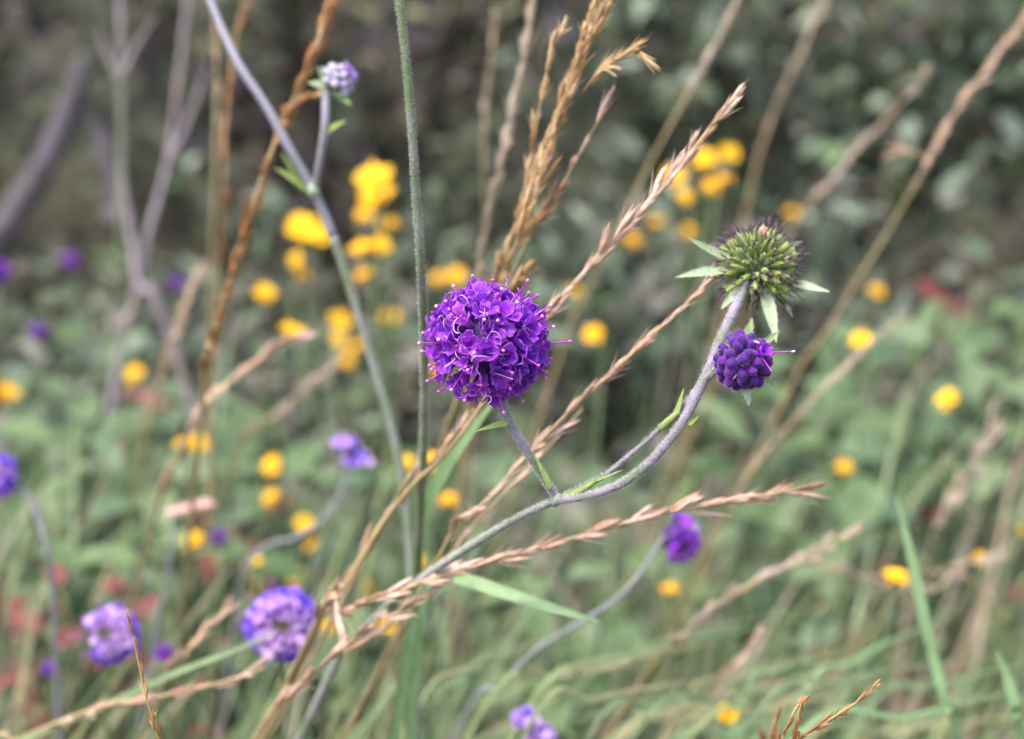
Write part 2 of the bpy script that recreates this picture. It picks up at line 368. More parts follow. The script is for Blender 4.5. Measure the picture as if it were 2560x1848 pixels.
OLV = [(.06,.065,.03),(.10,.10,.05),(.04,.045,.025),(.11,.085,.06),(.05,.07,.035),(.085,.07,.07),(.15,.15,.08),(.03,.035,.02),(.12,.10,.125),(.085,.07,.09),(.17,.15,.18)]
shrub(-.66, 1.72, .56, .36, .30, 70, 1300, 'dark olive shrub behind the forked dead stalks', OLV)
shrub(-.17, 1.82, .58, .36, .30, 70, 1500, 'dim brownish green shrub behind the leaning rust brown grass spike', OLV)
shrub(.24, 1.62, .48, .32, .28, 110, 1700, 'small grey leaved shrub behind the dense tan grass plume')
shrub(.62, 1.48, .48, .34, .28, 130, 1800, 'grey green shrub with pale leaves behind the green spiky seed head')
shrub(1.05, 1.72, .60, .40, .32, 100, 1600, 'tall grey green shrub at the end of the row beyond the seed head')
shrub(-1.15, 1.95, .62, .42, .32, 50, 1300, 'broad dark shrub at the end of the row beyond the dead stalks', OLV)
for x, y, h in ((-.85, 2.5, .8), (-.2, 2.6, .8), (.5, 2.4, .75), (1.2, 2.6, .85)):
    shrub(x, y, h, .5, .36, 0, 2200, 'tall dark shrub in the shaded back row', OLV+SHC[:3], grp='shrubs in the shaded back row')

BUSH = [(.035,.055,.032),(.055,.08,.05),(.085,.12,.075),(.11,.155,.10),(.15,.20,.135),(.045,.055,.035),(.21,.255,.19),(.14,.115,.11),(.07,.10,.07),(.24,.22,.20)]
LOWB = [(.14,1.24,.27,'low leafy bush in the gap behind the purple flower'),(.38,1.12,.27,'low dark leafy bush behind the purple bud cluster'),(.62,1.16,.33,'dark leafy bush around the largest oval yellow bloom'),(.88,1.3,.40,'dark tangled bush under the tall grey green shrub'),
  (-.14,1.22,.25,'low dim bush behind the broad bright yellow blooms'),(-.42,1.16,.22,'low green bush under the slim mauve dead stalk'),(-.70,1.2,.25,'low green bush below the thick dark dead stalk')]
for x, y, h, lab in LOWB:
    shrub(x, y, h, .20, .15, 60, 1000, lab, BUSH, NL, 'low bushes at the back of the grass', 'leafy_bush', .45, (.014, .034))

# ------------------------------------------------------------------ leafy herbs in the middle
def herb(px, py, d, label, leaves, n=16, spread=.07, group=None, up=.35, name='leafy_herb', sc_=(.45, .85)):
    c = P(px, py, d); base = Vector((c.x, c.y+.01, gz(c.x, c.y)-.004))
    t = thing(name, label, 'herb', base, group); mb = MB(); ax = []
    n = int(n*1.7)
    if leaves[0] in RL: n = int(n*1.6); sc_ = (.28, .5)
    for i in range(4):
        e = c+Vector((R.gauss(0, spread*.5), R.gauss(0, spread*.4), R.uniform(-.02, .01)))
        if e.z < .03: e.z = .03
        p = spline([base, base.lerp(e, .5)+rv(.012), e], 6); tube(mb, p, lambda s: .0018*(1-s)+.0007, 5); ax.append(p)
    part('stem', mb, 'stem_green', t)
    for i in range(n):
        p = ax[i % 4]; q = p[max(2, len(p)-1-(i//4)*2)] if i < 12 else p[R.randrange(len(p)//2, len(p))]
        a = R.uniform(0, 2*PI); dd = Vector((math.cos(a), math.sin(a)-.25, R.uniform(-.2, up+.3)))
        dn = dd.normalized(); qq = zq(dn, 0)
        nrm = qq @ Vector((0, 1, 0)); want = (Vector((0, -.3, 1))-dn*dn.z).normalized()
        sp = math.atan2(nrm.cross(want).dot(dn), nrm.dot(want))
        inst('leaf', R.choice(leaves), t, q, Quaternion(dn, sp+R.gauss(0, .4)) @ qq, R.uniform(*sc_))
HB = [
 (110,1010,1.05,'low leafy herb with blush pink leaves beside a yellow bloom',RL+NL[:1],16,.09),
 (250,1130,1.0,'broad green leafy herb under the curved tan grass spike',NL,22,.10),
 (90,1190,.95,'green leafy herb around the stalk of the drooping violet bloom',NL,20,.08),
 (380,1000,1.1,'green herb with small leaves behind the curved tan spike',NL,16,.08),
 (620,1180,1.0,'green herb with flat leaves among the lower yellow blooms',NL,16,.08),
 (60,1560,.80,'crimson leaved bramble shoot low among the grass',RL,18,.06),
 (180,1470,.85,'red and green bramble shoot beside the open violet bloom',RL+NL[:2],14,.06),
 (520,1230,.95,'bramble shoot with one pink leaf held above rusty ones',RL,10,.05),
 (1390,1440,.80,'young herb with round green leaves below the long tan spike',NL,12,.04),
 (1480,1400,.86,'herb with upright soft green leaves beside the hanging violet bloom',NL,12,.05),
 (1960,900,1.0,'bright green leafy herb behind the purple bud cluster',NL,18,.08),
 (2080,870,1.1,'green herb with long leaves beside the oval yellow bloom',NL,14,.07),
 (2330,770,1.1,'tall green herb with spreading leaves below the dark shrub',NL,18,.08),
 (2480,800,1.2,'green herb with drooping leaves next to a maroon shoot',NL+RL[:1],16,.09),
 (1730,1160,.95,'soft green herb behind the curved hairy stalks',NL,14,.07),
 (2250,1080,1.05,'dull green herb under the largest oval yellow bloom',NL,16,.08),
 (2420,1240,1.0,'herb with mixed green and rusty leaves under dry grass',NL+RL[:1],14,.08),
 (1560,760,1.3,'small dim herb behind the leaning tan spikes',NL,16,.09),
 (700,1560,.9,'low green herb shaded beneath the ring shaped violet bloom',NL,14,.06),
 (850,1420,.95,'low green herb among faded yellow blooms',NL,14,.07),
 (520,1420,.92,'feathery green herb beside the small purple bud',NL,16,.06),
 (2380,1600,.85,'maroon leaved shoot low beside the pale green blade',RL[:1]+NL[:1],10,.05),
 (1250,1550,.85,'short green herb under the broad bent blade',NL,14,.06),
 (130,760,1.3,'dim green herb below the thick mauve stalk',NL,14,.08),
 (1100,1180,1.1,'shaded herb behind the long crossing stalks',NL,10,.06),
]
HB += [
 (330,1250,.90,'leafy herb with rounded green leaves beside the pale stalk',NL,20,.08),
 (200,1330,.86,'dense green herb above the open violet bloom',NL,20,.07),
 (40,1350,.88,'red leaved bramble shoot under the drooping violet bloom',RL,16,.07),
 (330,1440,.82,'dull red shoot between green herbs left of the small purple bud',RL,12,.05),
 (480,1130,.98,'broad leaved green herb beneath the oval yellow bloom',NL,20,.08),
 (760,1200,1.0,'soft green herb behind the faded yellow blooms',NL,18,.07),
 (30,1010,1.1,'pale green herb under a dull yellow bloom',NL,18,.09),
 (640,950,1.1,'dim green herb behind the wide pale tan spike',NL,18,.09),
 (2200,950,1.0,'leafy green herb in the dark gap by the oval bloom',NL,20,.08),
 (2450,1000,1.0,'tall leafy herb with cool green leaves before the dark bush',NL,20,.08),
 (2050,1180,.95,'cool green herb under the small pale oval bloom',NL,18,.07),
 (1850,1300,.88,'low leafy herb beside the leaning tan spike',NL,16,.06),
]
for h in HB: herb(*h)

# ------------------------------------------------------------------ dead stalks, upper left
def stalk(mb, pts, r0, r1, n=8, seg=8, wob=.06):
    p = spline(pts, seg); tube(mb, p, lambda s: r0+(r1-r0)*s, n, wob=wob); return p
def dead_stalk(label, lines, r, m='dead'):
    t = None
    for i, ln in enumerate(lines):
        pts = [P(*q) for q in ln]
        if i == 0:
            pts = to_ground(pts, .2); t = thing('dead_stalk', label, 'stalk', pts[-1], 'dead stalks in front of the dark shrubs')
        mb = MB(); stalk(mb, pts, r*.22 if i else r*.45, r*(.8 if i else 1.1), wob=.1)
        part('stem' if i == 0 else 'side_branch', mb, m, t)
dead_stalk('forked tan dead stalk with three bare upper prongs',
  [[(298,-60,.98),(303,180,.98),(305,420,.98),(330,600,.98),(350,720,.98),(410,800,.98)],
   [(245,60,.97),(265,130,.975),(303,210,.98)],[(385,45,.97),(345,110,.975),(306,190,.98)]], .0028)
dead_stalk('slim mauve dead stalk slanting into the forked tan one',
  [[(475,-60,1.0),(450,170,1.0),(420,400,1.0),(372,580,.99),(350,690,.985),(330,780,.985),(300,880,.985)],[(520,160,1.0),(470,300,1.0),(418,410,1.0)]], .0027)
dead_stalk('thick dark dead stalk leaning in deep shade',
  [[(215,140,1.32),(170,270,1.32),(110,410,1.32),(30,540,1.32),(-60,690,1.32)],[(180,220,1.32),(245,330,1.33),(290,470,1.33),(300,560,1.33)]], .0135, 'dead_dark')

# ------------------------------------------------------------------ grass spikes
def spikelet_mesh(m, L, W, rich):
    mb = MB(); d = Vector((0, 0, 1))
    for k in range(3 if rich else 2):
        a = k*2.4; off = Vector((math.cos(a), math.sin(a), 0))
        ell(mb, d*(L*.42+L*.16*k)+off*W*.18, d+off*.12, L*(.5-.07*k), W*.42, 6, 6, shape=lambda z, r: r*(1 if z < 0 else (1-z*.75)))
    for k in range(2):
        a = k*PI; off = Vector((math.cos(a), math.sin(a), 0))
        leaf(mb, Vector(), d+off*.25, off, L*.95, W*.6, -.25, .4, 4, LANCE)
    tube(mb, [d*L*.85, d*L*1.25+Vector((W*.3, 0, 0))], lambda s: W*.06*(1-s)+W*.015, 3)
    return mb.mesh('spikelet', m)
SPK = {m: [spikelet_mesh(m, .0075, .0016, True), spikelet_mesh(m, .0060, .0014, True), spikelet_mesh(m, .0085, .0015, False)] for m in ('straw', 'straw_pale', 'rust', 'gold')}

def spike(label, pts, head, n, m='straw', cm='culm_tan', r=.0006, spread=.16, size=1, branches=(), group='dry grass flower spikes', gap=0, lean=.45, clus=1):
    n = max(5, int(n*.62)); size *= 1.08; spread *= 1.1; gap = max(gap, .08)
    if pts[0][2] > .7: size *= .8; r *= .6
    w3 = [P(*q) for q in pts]; full = to_ground(w3, lean); t = thing('grass_spike', label, 'grass', full[-1], group)
    p = spline(full, 10); mb = MB(); tube(mb, p, lambda s: r*(.55+.9*s), 6)
    part('stem', mb, cm, t)
    def fill(path, f0, f1, num, tip=True):
        Ls = [0]
        for a, b in zip(path, path[1:]): Ls.append(Ls[-1]+(b-a).length)
        side = None
        for k in range(num):
            f = f0+(f1-f0)*(k+R.uniform(-.55, .55))/num
            if gap and (k*0.37+.2*math.sin(k)) % 1 < gap: continue
            s = max(0, f)*Ls[-1]; i = 0
            while i < len(Ls)-2 and Ls[i+1] < s: i += 1
            q = path[i].lerp(path[i+1], (s-Ls[i])/max(1e-9, Ls[i+1]-Ls[i]))
            tg = (path[i]-path[i+1]).normalized(); s1 = perp(tg); s2 = tg.cross(s1)
            for c_ in range(clus):
                a = (PI if k % 2 else 0)+R.gauss(.6, 1.0)+c_*2.1
                o = s1*math.cos(a)+s2*math.sin(a)
                inst('spikelet', R.choice(SPK[m]), t, q+o*r*.8-tg*R.uniform(0, .002), zq(tg+o*spread*(R.uniform(.2, 1.4) if R.random() < .85 else R.uniform(1.5, 4)), R.uniform(0, 6.3)), (size*R.uniform(.6, 1.15), size*R.uniform(.6, 1.15), size*R.uniform(.6, 1.35)))
    tot = sum((b-a).length for a, b in zip(p, p[1:])); seen = 0; acc = 0
    lim = (len(pts)-1)*10; seen = sum((b-a).length for a, b in zip(p[:lim+1], p[1:lim+1]))
    fill(p, head[0]*seen/tot, head[1]*seen/tot, n)
    for ln, nb in branches:
        bp = spline([P(*q) for q in ln], 6); b = MB(); tube(b, bp, r*.5, 5); part('side_branch', b, cm, t)
        fill(bp, 0, .95, nb)

F = 2560/2268
def S(*q): return [(x*F, y*F, d) for x, y, d in q]
spike('dense bushy tan grass plume rising behind the purple flower', S((1365,-40,.49),(1320,60,.495),(1262,180,.50),(1210,320,.51),(1150,480,.52),(1105,600,.53),(1060,760,.55),(1010,900,.57),(960,1080,.6)), (0,.60), 70, 'gold', r=.0007, spread=.10, size=.92, clus=1,
  branches=[(S((1412,104,.487),(1375,125,.49),(1335,150,.493),(1290,205,.50)), 7),(S((1420,130,.487),(1398,108,.49),(1380,122,.49)),2),(S((1365,170,.487),(1340,155,.49),(1315,170,.492)),2),
            (S((1255,35,.5),(1225,110,.505),(1200,210,.51),(1180,330,.515),(1150,470,.52)), 10),(S((1330,-20,.5),(1290,110,.505),(1240,240,.51),(1190,390,.515)),30),(S((1300,60,.492),(1270,170,.497),(1225,300,.505),(1170,450,.512),(1130,580,.52)),30),(S((1215,330,.505),(1190,420,.51),(1170,520,.515)),12),(S((1165,600,.515),(1135,640,.52),(1100,690,.53)),8),(S((1230,450,.515),(1180,500,.52),(1140,560,.525),(1100,640,.53)),14)])
spike('thin tan spikelets on a short stalk leaning beside the bushy plume', S((1340,245,.50),(1300,310,.505),(1245,410,.51),(1200,480,.52),(1130,620,.54),(1050,800,.57),(980,1000,.6)), (0,.30), 12, 'straw', r=.0004, spread=.08)
spike('long tan spike pointing up to the small yellow cluster', S((1625,218,.478),(1545,318,.48),(1440,450,.484),(1340,555,.488),(1215,690,.495),(1100,850,.505),(1000,990,.515),(905,1085,.525),(835,1180,.535),(765,1300,.545),(700,1400,.56)), (0,.52), 52, 'straw', r=.0006, spread=.10)
spike('straight tan spike whose tip meets the leaf of the green seed head', S((1580,615,.484),(1480,710,.486),(1380,800,.488),(1255,918,.492),(1150,1030,.5),(1040,1150,.51),(960,1260,.53)), (0,.93), 46, 'straw', r=.0005, spread=.09, gap=.12)
spike('long pale pink spike lying almost level below the hairy junction', S((1798,1074,.50),(1650,1107,.50),(1480,1135,.50),(1300,1183,.50),(1150,1228,.502),(1020,1262,.505),(880,1310,.51),(760,1355,.52),(690,1400,.54)), (0,.97), 74, 'straw', r=.0006, spread=.11, size=1.1)
spike('pale tan spike crossing behind the level pink one', S((1000,1270,.515),(905,1345,.52),(830,1380,.525),(740,1450,.53),(640,1545,.54),(560,1640,.55)), (0.0,.9), 26, 'straw', r=.0006, spread=.12, size=1.1)
spike('short tan spike ending at a yellow bloom under the level spike', S((870,1385,.54),(800,1425,.545),(720,1470,.55),(650,1530,.56),(590,1620,.57)), (0.0,.7), 12, 'straw', r=.0005, spread=.1)
spike('green stalked spike with tan top rising to the hairy green stem', S((912,1055,.53),(870,1120,.535),(815,1200,.54),(775,1270,.545),(735,1330,.55),(690,1400,.56)), (0,.95), 20, 'straw', r=.0006, spread=.12)
spike('tan spike tip touching the broad upright blade', S((1050,905,.515),(1000,970,.52),(945,1035,.525),(900,1090,.53),(850,1160,.54)), (0,.7), 14, 'straw', r=.0005, spread=.1)
spike('thin broken tan spike running beside the straight tan one', S((1290,905,.53),(1220,985,.53),(1120,1090,.53),(1040,1180,.535),(960,1275,.54),(900,1360,.56)), (0.2,.85), 20, 'straw', r=.0004, spread=.08, gap=.45)
spike('rust brown spike leaning behind the upper left violet stalk', S((745,-30,.57),(712,70,.57),(675,170,.57),(632,260,.575),(585,385,.58),(540,520,.585),(505,640,.59),(470,760,.6),(450,880,.63)), (0,.98), 84, 'rust', r=.0008, spread=.09, size=1.0,
  branches=[(S((718,208,.565),(680,218,.568),(645,250,.57),(615,300,.575)), 9),(S((560,470,.575),(535,520,.58),(520,570,.585)),4)])
spike('blurred orange spike beside a green straw behind the rust brown one', S((540,0,.72),(515,130,.72),(500,260,.72),(496,400,.72),(490,520,.73),(480,680,.75)), (0.0,.9), 50, 'rust', r=.0009, spread=.1, size=1.1)
spike('thin yellowish straw standing beside the blurred orange spike', S((470,-20,.75),(480,150,.75),(478,300,.75),(470,500,.76),(465,700,.78)), (0,.45), 14, 'straw', r=.001, spread=.06)
spike('curved tan spike reaching up to a low yellow bloom', S((690,735,.66),(620,765,.66),(545,815,.66),(470,880,.66),(425,945,.66),(395,1020,.67),(350,1120,.7)), (0,.98), 44, 'straw', r=.0008, spread=.1, size=1.1)
spike('stout pinkish spike with a club shaped top among purple dots', S((455,585,.82),(425,640,.82),(395,715,.82),(370,780,.82),(350,860,.83),(320,960,.85)), (0,.9), 40, 'straw', r=.0012, spread=.14, size=1.35)
spike('wide pale tan spike slanting behind the violet stalk', S((735,815,.85),(680,860,.85),(620,910,.85),(560,955,.86),(520,1010,.88)), (0,.9), 36, 'straw_pale', r=.0012, spread=.12, size=1.4)
spike('tall tan spike with green lower stalk passing the yellow cluster', S((1650,-30,.74),(1605,60,.74),(1560,140,.74),(1500,250,.74),(1430,380,.75),(1370,510,.76),(1300,650,.78),(1240,790,.8)), (0,.30), 26, 'straw_pale', r=.0011, spread=.09, size=1.2)
spike('long leaning tan spike with a green lower stalk by the dark shrub', S((2290,10,.74),(2220,110,.74),(2150,200,.74),(2090,290,.74),(2040,385,.74),(1975,500,.75),(1900,620,.76),(1820,750,.78),(1740,880,.8)), (0,.46), 52, 'straw', r=.0011, spread=.1, size=1.15,
  branches=[(S((1960,345,.75),(2000,335,.745),(2050,345,.74)),5)])
spike('blurred pale spike running beside the long leaning one', S((2060,150,.88),(1985,240,.88),(1905,325,.88),(1830,410,.88),(1775,475,.89),(1700,600,.91)), (0,.75), 40, 'straw_pale', r=.0011, spread=.1, size=1.3, gap=.2)
spike('dim upright tan spike in front of the pale leaved shrub', S((1830,-20,.95),(1790,80,.95),(1750,165,.95),(1700,290,.96),(1660,430,.97)), (0,.75), 34, 'straw_pale', r=.0012, spread=.1, size=1.35, gap=.2)
spike('dull tan straw slanting behind the purple bud cluster', S((2010,690,.72),(1920,770,.72),(1820,865,.72),(1720,975,.73),(1640,1075,.74),(1570,1190,.77)), (0.0,.96), 64, 'straw_pale', r=.0010, spread=.05, size=.95)
spike('blurred tan spike leaning over the lower right grass', S((1905,1168,.64),(1840,1205,.64),(1760,1245,.64),(1680,1285,.645),(1590,1340,.65),(1500,1420,.66),(1420,1510,.68)), (0,.8), 44, 'straw_pale', r=.0007, spread=.09, size=1.05)
spike('crisp thin brown spike standing over the open violet bloom', S((283,1352,.452),(293,1400,.453),(307,1470,.454),(322,1540,.455),(340,1600,.456),(352,1645,.457),(362,1700,.46)), (0,.98), 17, 'rust', r=.00022, spread=.14, size=.62, gap=.12, lean=.15)
spike('crisp orange brown spike leaning in the lower right grass', S((1948,1516,.452),(1905,1550,.453),(1860,1580,.454),(1810,1612,.456),(1765,1640,.458),(1715,1680,.46)), (0,.98), 34, 'rust', r=.0003, spread=.15, size=.6, lean=.2)
spike('short orange tan spike tip beside the crisp brown one', S((1722,1605,.50),(1708,1640,.50),(1690,1690,.505)), (0,.9), 7, 'rust', r=.0004, spread=.1, size=.8, lean=.2)
spike('short tan spike leaning between the two open violet blooms', S((510,1335,.6),(470,1380,.6),(425,1430,.6),(388,1475,.605),(350,1540,.62)), (0,.9), 18, 'straw', r=.0006, spread=.09)
spike('pinkish spike lying low beneath the thin green blade', S((585,1480,.56),(500,1508,.56),(420,1530,.56),(330,1548,.56),(240,1562,.565),(150,1592,.575),(40,1640,.59),(-60,1700,.60)), (0,.62), 28, 'straw', r=.0006, spread=.1, gap=.15)
spike('upright tan straw blurred behind the bushy plume', S((1178,-20,.62),(1165,110,.62),(1135,250,.62),(1105,390,.62),(1075,520,.63),(1055,640,.64),(1040,800,.66)), (0,.9), 50, 'straw_pale', r=.0008, spread=.08, size=1.05)
spike('faint tan straw leaning beside the hairy stem', S((1100,20,.8),(1085,160,.8),(1070,320,.8),(1075,500,.81),(1060,700,.83)), (0,.5), 16, 'straw_pale', r=.0009, spread=.08, size=1.1)
spike('tan straw bent low behind the round yellow bloom', S((1790,1245,.75),(1850,1262,.75),(1930,1285,.75),(2050,1310,.76),(2180,1320,.78)), (0,.9), 34, 'straw_pale', r=.001, spread=.14, size=1.3)
spike('pale tufted spike with spreading pink spikelets at the meadow edge', S((2200,930,.8),(2170,1010,.8),(2120,1090,.8),(2080,1160,.8),(2050,1240,.81)), (0,.8), 30, 'straw_pale', r=.0009, spread=.4, size=1.7)
spike('level pale spike beneath the tufted one', S((2230,1330*.925,.8),(2150,1245,.8),(2070,1270,.81),(1990,1330,.83)), (0,.8), 20, 'straw_pale', r=.0009, spread=.1, size=1.3)
spike('dull pink spike rising from the lower grass', S((1690,1390,.68),(1655,1440,.68),(1620,1490,.68),(1570,1560,.69)), (0,.9), 24, 'straw', r=.0008, spread=.09, size=.9)

# ------------------------------------------------------------------ single broad blades
def blade(label, pts, wpx, m='blade', fold=.2, grp='broad grass blades', nrm=None, root=True):
    w3 = [P(*q) for q in pts]; full = to_ground(w3, .4) if root else w3
    p = spline(full, 8); mb = MB(); vs = []; fs = []; k = len(p)
    for i, q in enumerate(p):
        t = i/(k-1); tg = (p[min(k-1, i+1)]-p[max(0, i-1)]).normalized()
        n = ((nrm or (CAM-q).normalized()+Vector((0, 0, .5))) - 0*tg); n = (n-tg*n.dot(tg)).normalized(); s = tg.cross(n)
        d = (q-CAM).dot(FW); wd = pix(wpx, d)*.5*min(1, (t*3.2+.02))**.7*(1-.55*t)
        vs += [q-s*wd+n*wd*fold, q, q+s*wd+n*wd*fold]
    for i in range(k-1):
        a = i*3; fs += [(a, a+1, a+4, a+3), (a+1, a+2, a+5, a+4)]
    mb.add(vs, fs); b = full[-1]
    return top('grass_shoot', mb, m, label, 'grass', b, grp)
blade('broad pale green blade rising under the purple flower', S((1100,880,.53),(1050,945,.535),(995,1020,.54),(945,1120,.55),(925,1230,.56),(918,1400,.57)), 44)
blade('wide light green blade bending down to a point below the level spike', S((1330,1377,.508),(1240,1352,.51),(1130,1318,.515),(1040,1288,.52),(970,1275,.53),(925,1320,.54),(905,1420,.55)), 44)
blade('tall narrow green blade crossing the round yellow bloom', S((1985,1098,.60),(2010,1200,.6),(2030,1290,.6),(2060,1430,.6),(2095,1560,.6),(2125,1660,.61)), 34)
blade('short pale blade with a pinkish edge in the corner grass', S((2205,1438,.58),(2230,1500,.58),(2250,1580,.58),(2262,1660,.585)), 34)
blade('slender green blade sweeping under the ring shaped violet bloom', S((620,1395,.57),(520,1440,.57),(390,1490,.57),(260,1550,.575),(120,1610,.58),(20,1655,.585),(-120,1720,.59)), 24, m='blade_dull')
blade('thin straight green straw rising to the purple flower', S((945,1150,.55),(948,1250,.555),(930,1380,.56),(912,1500,.57),(905,1640,.58)), 30)
blade('green straw standing beside the forked dead stalk', S((268,40,.92),(265,300,.92),(262,520,.92),(268,740,.93)), 11, m='blade_dull')
blade('slim green straw behind the orange spike', S((478,150,.8),(474,350,.8),(470,520,.81),(470,760,.83)), 12, m='blade_dull')
for i in range(30):
    x0 = R.uniform(780, 2000); y0 = R.uniform(1560, 1700); x1 = x0+R.uniform(220, 620); y1 = y0-R.uniform(90, 300)
    d = R.uniform(.60, .80); k = R.uniform(.35, .6); mx, my = x0+(x1-x0)*k, y1+(y0-y1)*R.uniform(.30, .55)
    blade('arching green blade sweeping over the lower grass', S((x1, y1+R.uniform(0, 40), d+R.uniform(0, .1)), (mx, my, d), (x0, y0, d-.02)), R.uniform(10, 21), m=R.choice(('blade', 'blade_dull', 'blade_straw', 'blade_straw', 'blade_dull')), grp='arching blades over the lower grass')

# ------------------------------------------------------------------ yellow flowers
def yellow_mesh(seed, rays):
    r = random.Random(seed); mb = MB()
    ell(mb, Vector((0, 0, -.10)), Vector((0, 0, 1)), .22, .26, 10, 6, 1)
    for k in range(rays):
        a = 2*PI*k/rays+r.uniform(-.1, .1); o = Vector((math.cos(a), math.sin(a), 0)); el = r.uniform(.05, .9)
        leaf(mb, o*.10+Vector((0, 0, .05)), o*math.cos(el)+Vector((0, 0, math.sin(el))), Vector((0, 0, 1))-o*.5, r.uniform(.38, .52), .24, .5, .2, 3, BLADEP)
    ell(mb, Vector((0, 0, .12)), Vector((0, 0, 1)), .17, .25, 12, 8, 2)
    return mb.mesh('flower_head', ['yellow', 'stem_green', 'disc'])
YM = [yellow_mesh(i, 22+2*i) for i in range(3)]
def yellow(label, heads, group=None):
    """heads: (px, py, width px, height px, depth) in picture units of the photograph / F"""
    H = [(P(x*F, y*F, d), wd*F, ht*F, d) for x, y, wd, ht, d in heads]
    low = min(H, key=lambda h: h[0].z)[0]; cx = sum(h[0].x for h in H)/len(H); cy = sum(h[0].y for h in H)/len(H)
    base = Vector((cx-.015+R.uniform(-.03, .03), cy+R.uniform(0, .03), 0)); base.z = gz(base.x, base.y)-.004
    t = thing('yellow_flower', label, 'flower', base, group)
    fork = base.lerp(Vector((cx, cy, low.z)), .72)
    for k, (q, wd, ht, d) in enumerate(H):
        ax = Vector((R.uniform(-.7, .7), -.35+R.uniform(-.5, .4), 1)).normalized()
        w_ = pix(wd, d)*.92
        mb = MB(); end = q-ax*w_*.25
        pts = [end, end-ax*w_*.9+Vector((0, 0, -.004)), fork] if len(H) > 1 else [end, end-ax*w_+Vector((0, 0, -.006)), fork]
        if k == 0: pts.append(base)
        tube(mb, spline(pts, 6), lambda s: .0007+.0006*s, 5); part('stem', mb, 'stem_green', t)
        inst('flower_head', R.choice(YM), t, q, zq(ax, R.uniform(0, 6.3)), (w_, w_, w_*max(.8, ht/wd)))
    for k in range(5):
        q = base.lerp(fork, R.uniform(.2, .9)); a = R.uniform(0, 6.3)
        mb = MB(); leaf(mb, q, Vector((math.cos(a), math.sin(a), .7)), Vector((0, 0, 1)), R.uniform(.02, .035), .006, .6, .2, 4, LANCE)
        part('leaf', mb, 'green_leaf', t, at=q)
yellow('tall bright yellow bloom tower of three heads behind the violet stalk', [(832,400,92,80,.95),(835,438,88,60,.97),(805,480,45,50,1.0),(860,500,48,52,1.0)])
yellow('broad bright yellow bloom half hidden by the violet stalk', [(672,510,84,70,.95),(707,525,60,60,.97),(660,578,44,44,1.05),(668,610,44,48,1.05)])
yellow('flat bright yellow bloom with a small one hanging under it', [(812,556,88,66,.93),(842,545,50,50,.95),(808,612,46,44,1.0)])
yellow('round single yellow bloom left of the violet stalk', [(585,652,54,50,.98)])
yellow('yellow bloom at the tip of the curved tan spike', [(645,735,62,46,.85)])
yellow('pair of dull yellow blooms cut by the violet stalk', [(752,713,56,44,1.0),(745,755,46,38,1.1)])
yellow('faint yellow bloom between the violet stalk and the hairy stem', [(865,703,46,50,1.1)])
yellow('small dull yellow bloom beside the pinkish club spike', [(301,832,48,48,1.1)])
yellow('pair of faint yellow blooms just over the purple flower', [(1012,614,48,52,1.1),(972,618,36,36,1.2)])
yellow('yellow bloom peeping out behind the left edge of the purple flower', [(970,826,50,52,.85)])
yellow('bright oval yellow bloom at the foot of the curved tan spike', [(435,985,52,60,.82),(403,985,30,40,.9)])
yellow('low cluster of yellow blooms beside the pale drooping bud', [(605,1033,54,50,.92),(606,1105,54,54,.92),(578,1128,44,44,1.0),(568,1085,40,40,1.05)])
yellow('round yellow bloom beside the small purple bud', [(430,1200,54,50,.85)])
yellow('two faded yellow blooms on the curved stalk of the pale drooping bud', [(672,1162,50,46,.92),(697,1215,46,42,1.0)])
yellow('three faded yellow blooms above the ring shaped violet bloom', [(563,1255,50,46,.85),(660,1280,46,44,.9),(572,1310,40,40,.95)])
yellow('dull yellow bloom low between the green straws', [(820,1300,42,42,.95)])
yellow('orange yellow bloom at the tip of a short tan spike', [(862,1390,42,42,.75),(732,1390,36,36,.85)])
yellow('pair of orange blooms tucked under the crossing stalks', [(985,1258,48,40,.75),(940,1245,38,44,.8)])
yellow('yellow bloom between violet stalk and hairy stem', [(899,1028,46,52,.80)])
yellow('yellow bloom behind the tan spike tip near the hairy stem', [(958,1026,50,50,.78)])
yellow('orange yellow bloom beside the broad upright blade', [(996,1112,50,54,.80)])
yellow('loose cluster of five yellow blooms above the green seed head', [(1495,395,62,64,.98),(1515,440,44,44,1.0),(1558,355,60,50,1.05),(1613,343,50,50,1.08),(1572,418,52,44,1.0),(1605,402,48,44,1.0)])
yellow('three dim yellow blooms under the loose cluster', [(1398,535,42,42,1.2),(1455,495,38,38,1.3),(1520,515,38,38,1.3)])
yellow('dim single bloom right above the spiky seed head', [(1753,475,38,40,1.25)])
yellow('round pale yellow bloom right of the purple flower', [(1316,743,50,50,.92)])
yellow('dim yellow bloom behind the long tan spike', [(1270,648,38,42,1.2)])
yellow('small dim yellow bloom on the slanting straw', [(1938,648,40,42,1.1)])
yellow('oval yellow bloom touching the slanting straw', [(1908,757,50,60,.88)])
yellow('largest oval yellow bloom standing before dark leaves', [(2100,889,58,64,.82)])
yellow('small pale oval yellow bloom above the lower right grass', [(1866,1038,40,50,.92)])
yellow('flat yellow bloom against the tall narrow green blade', [(1982,1282,66,48,.72)])
yellow('dim yellow bloom next to the hanging violet bloom', [(1483,1308,42,40,.85)])
yellow('round yellow bloom deep in the lower grass', [(1611,1582,56,56,.66)])
yellow('two dull yellow specks by the level pale spike', [(2170,1240,34,42,.9),(2258,1178,40,44,.9)])
yellow('dull yellow bloom over the blush pink herb', [(15,872,54,54,1.0)])
yellow('dim yellow specks above the pair of dull blooms', [(770,800,34,34,1.2),(790,770,34,34,1.2)])

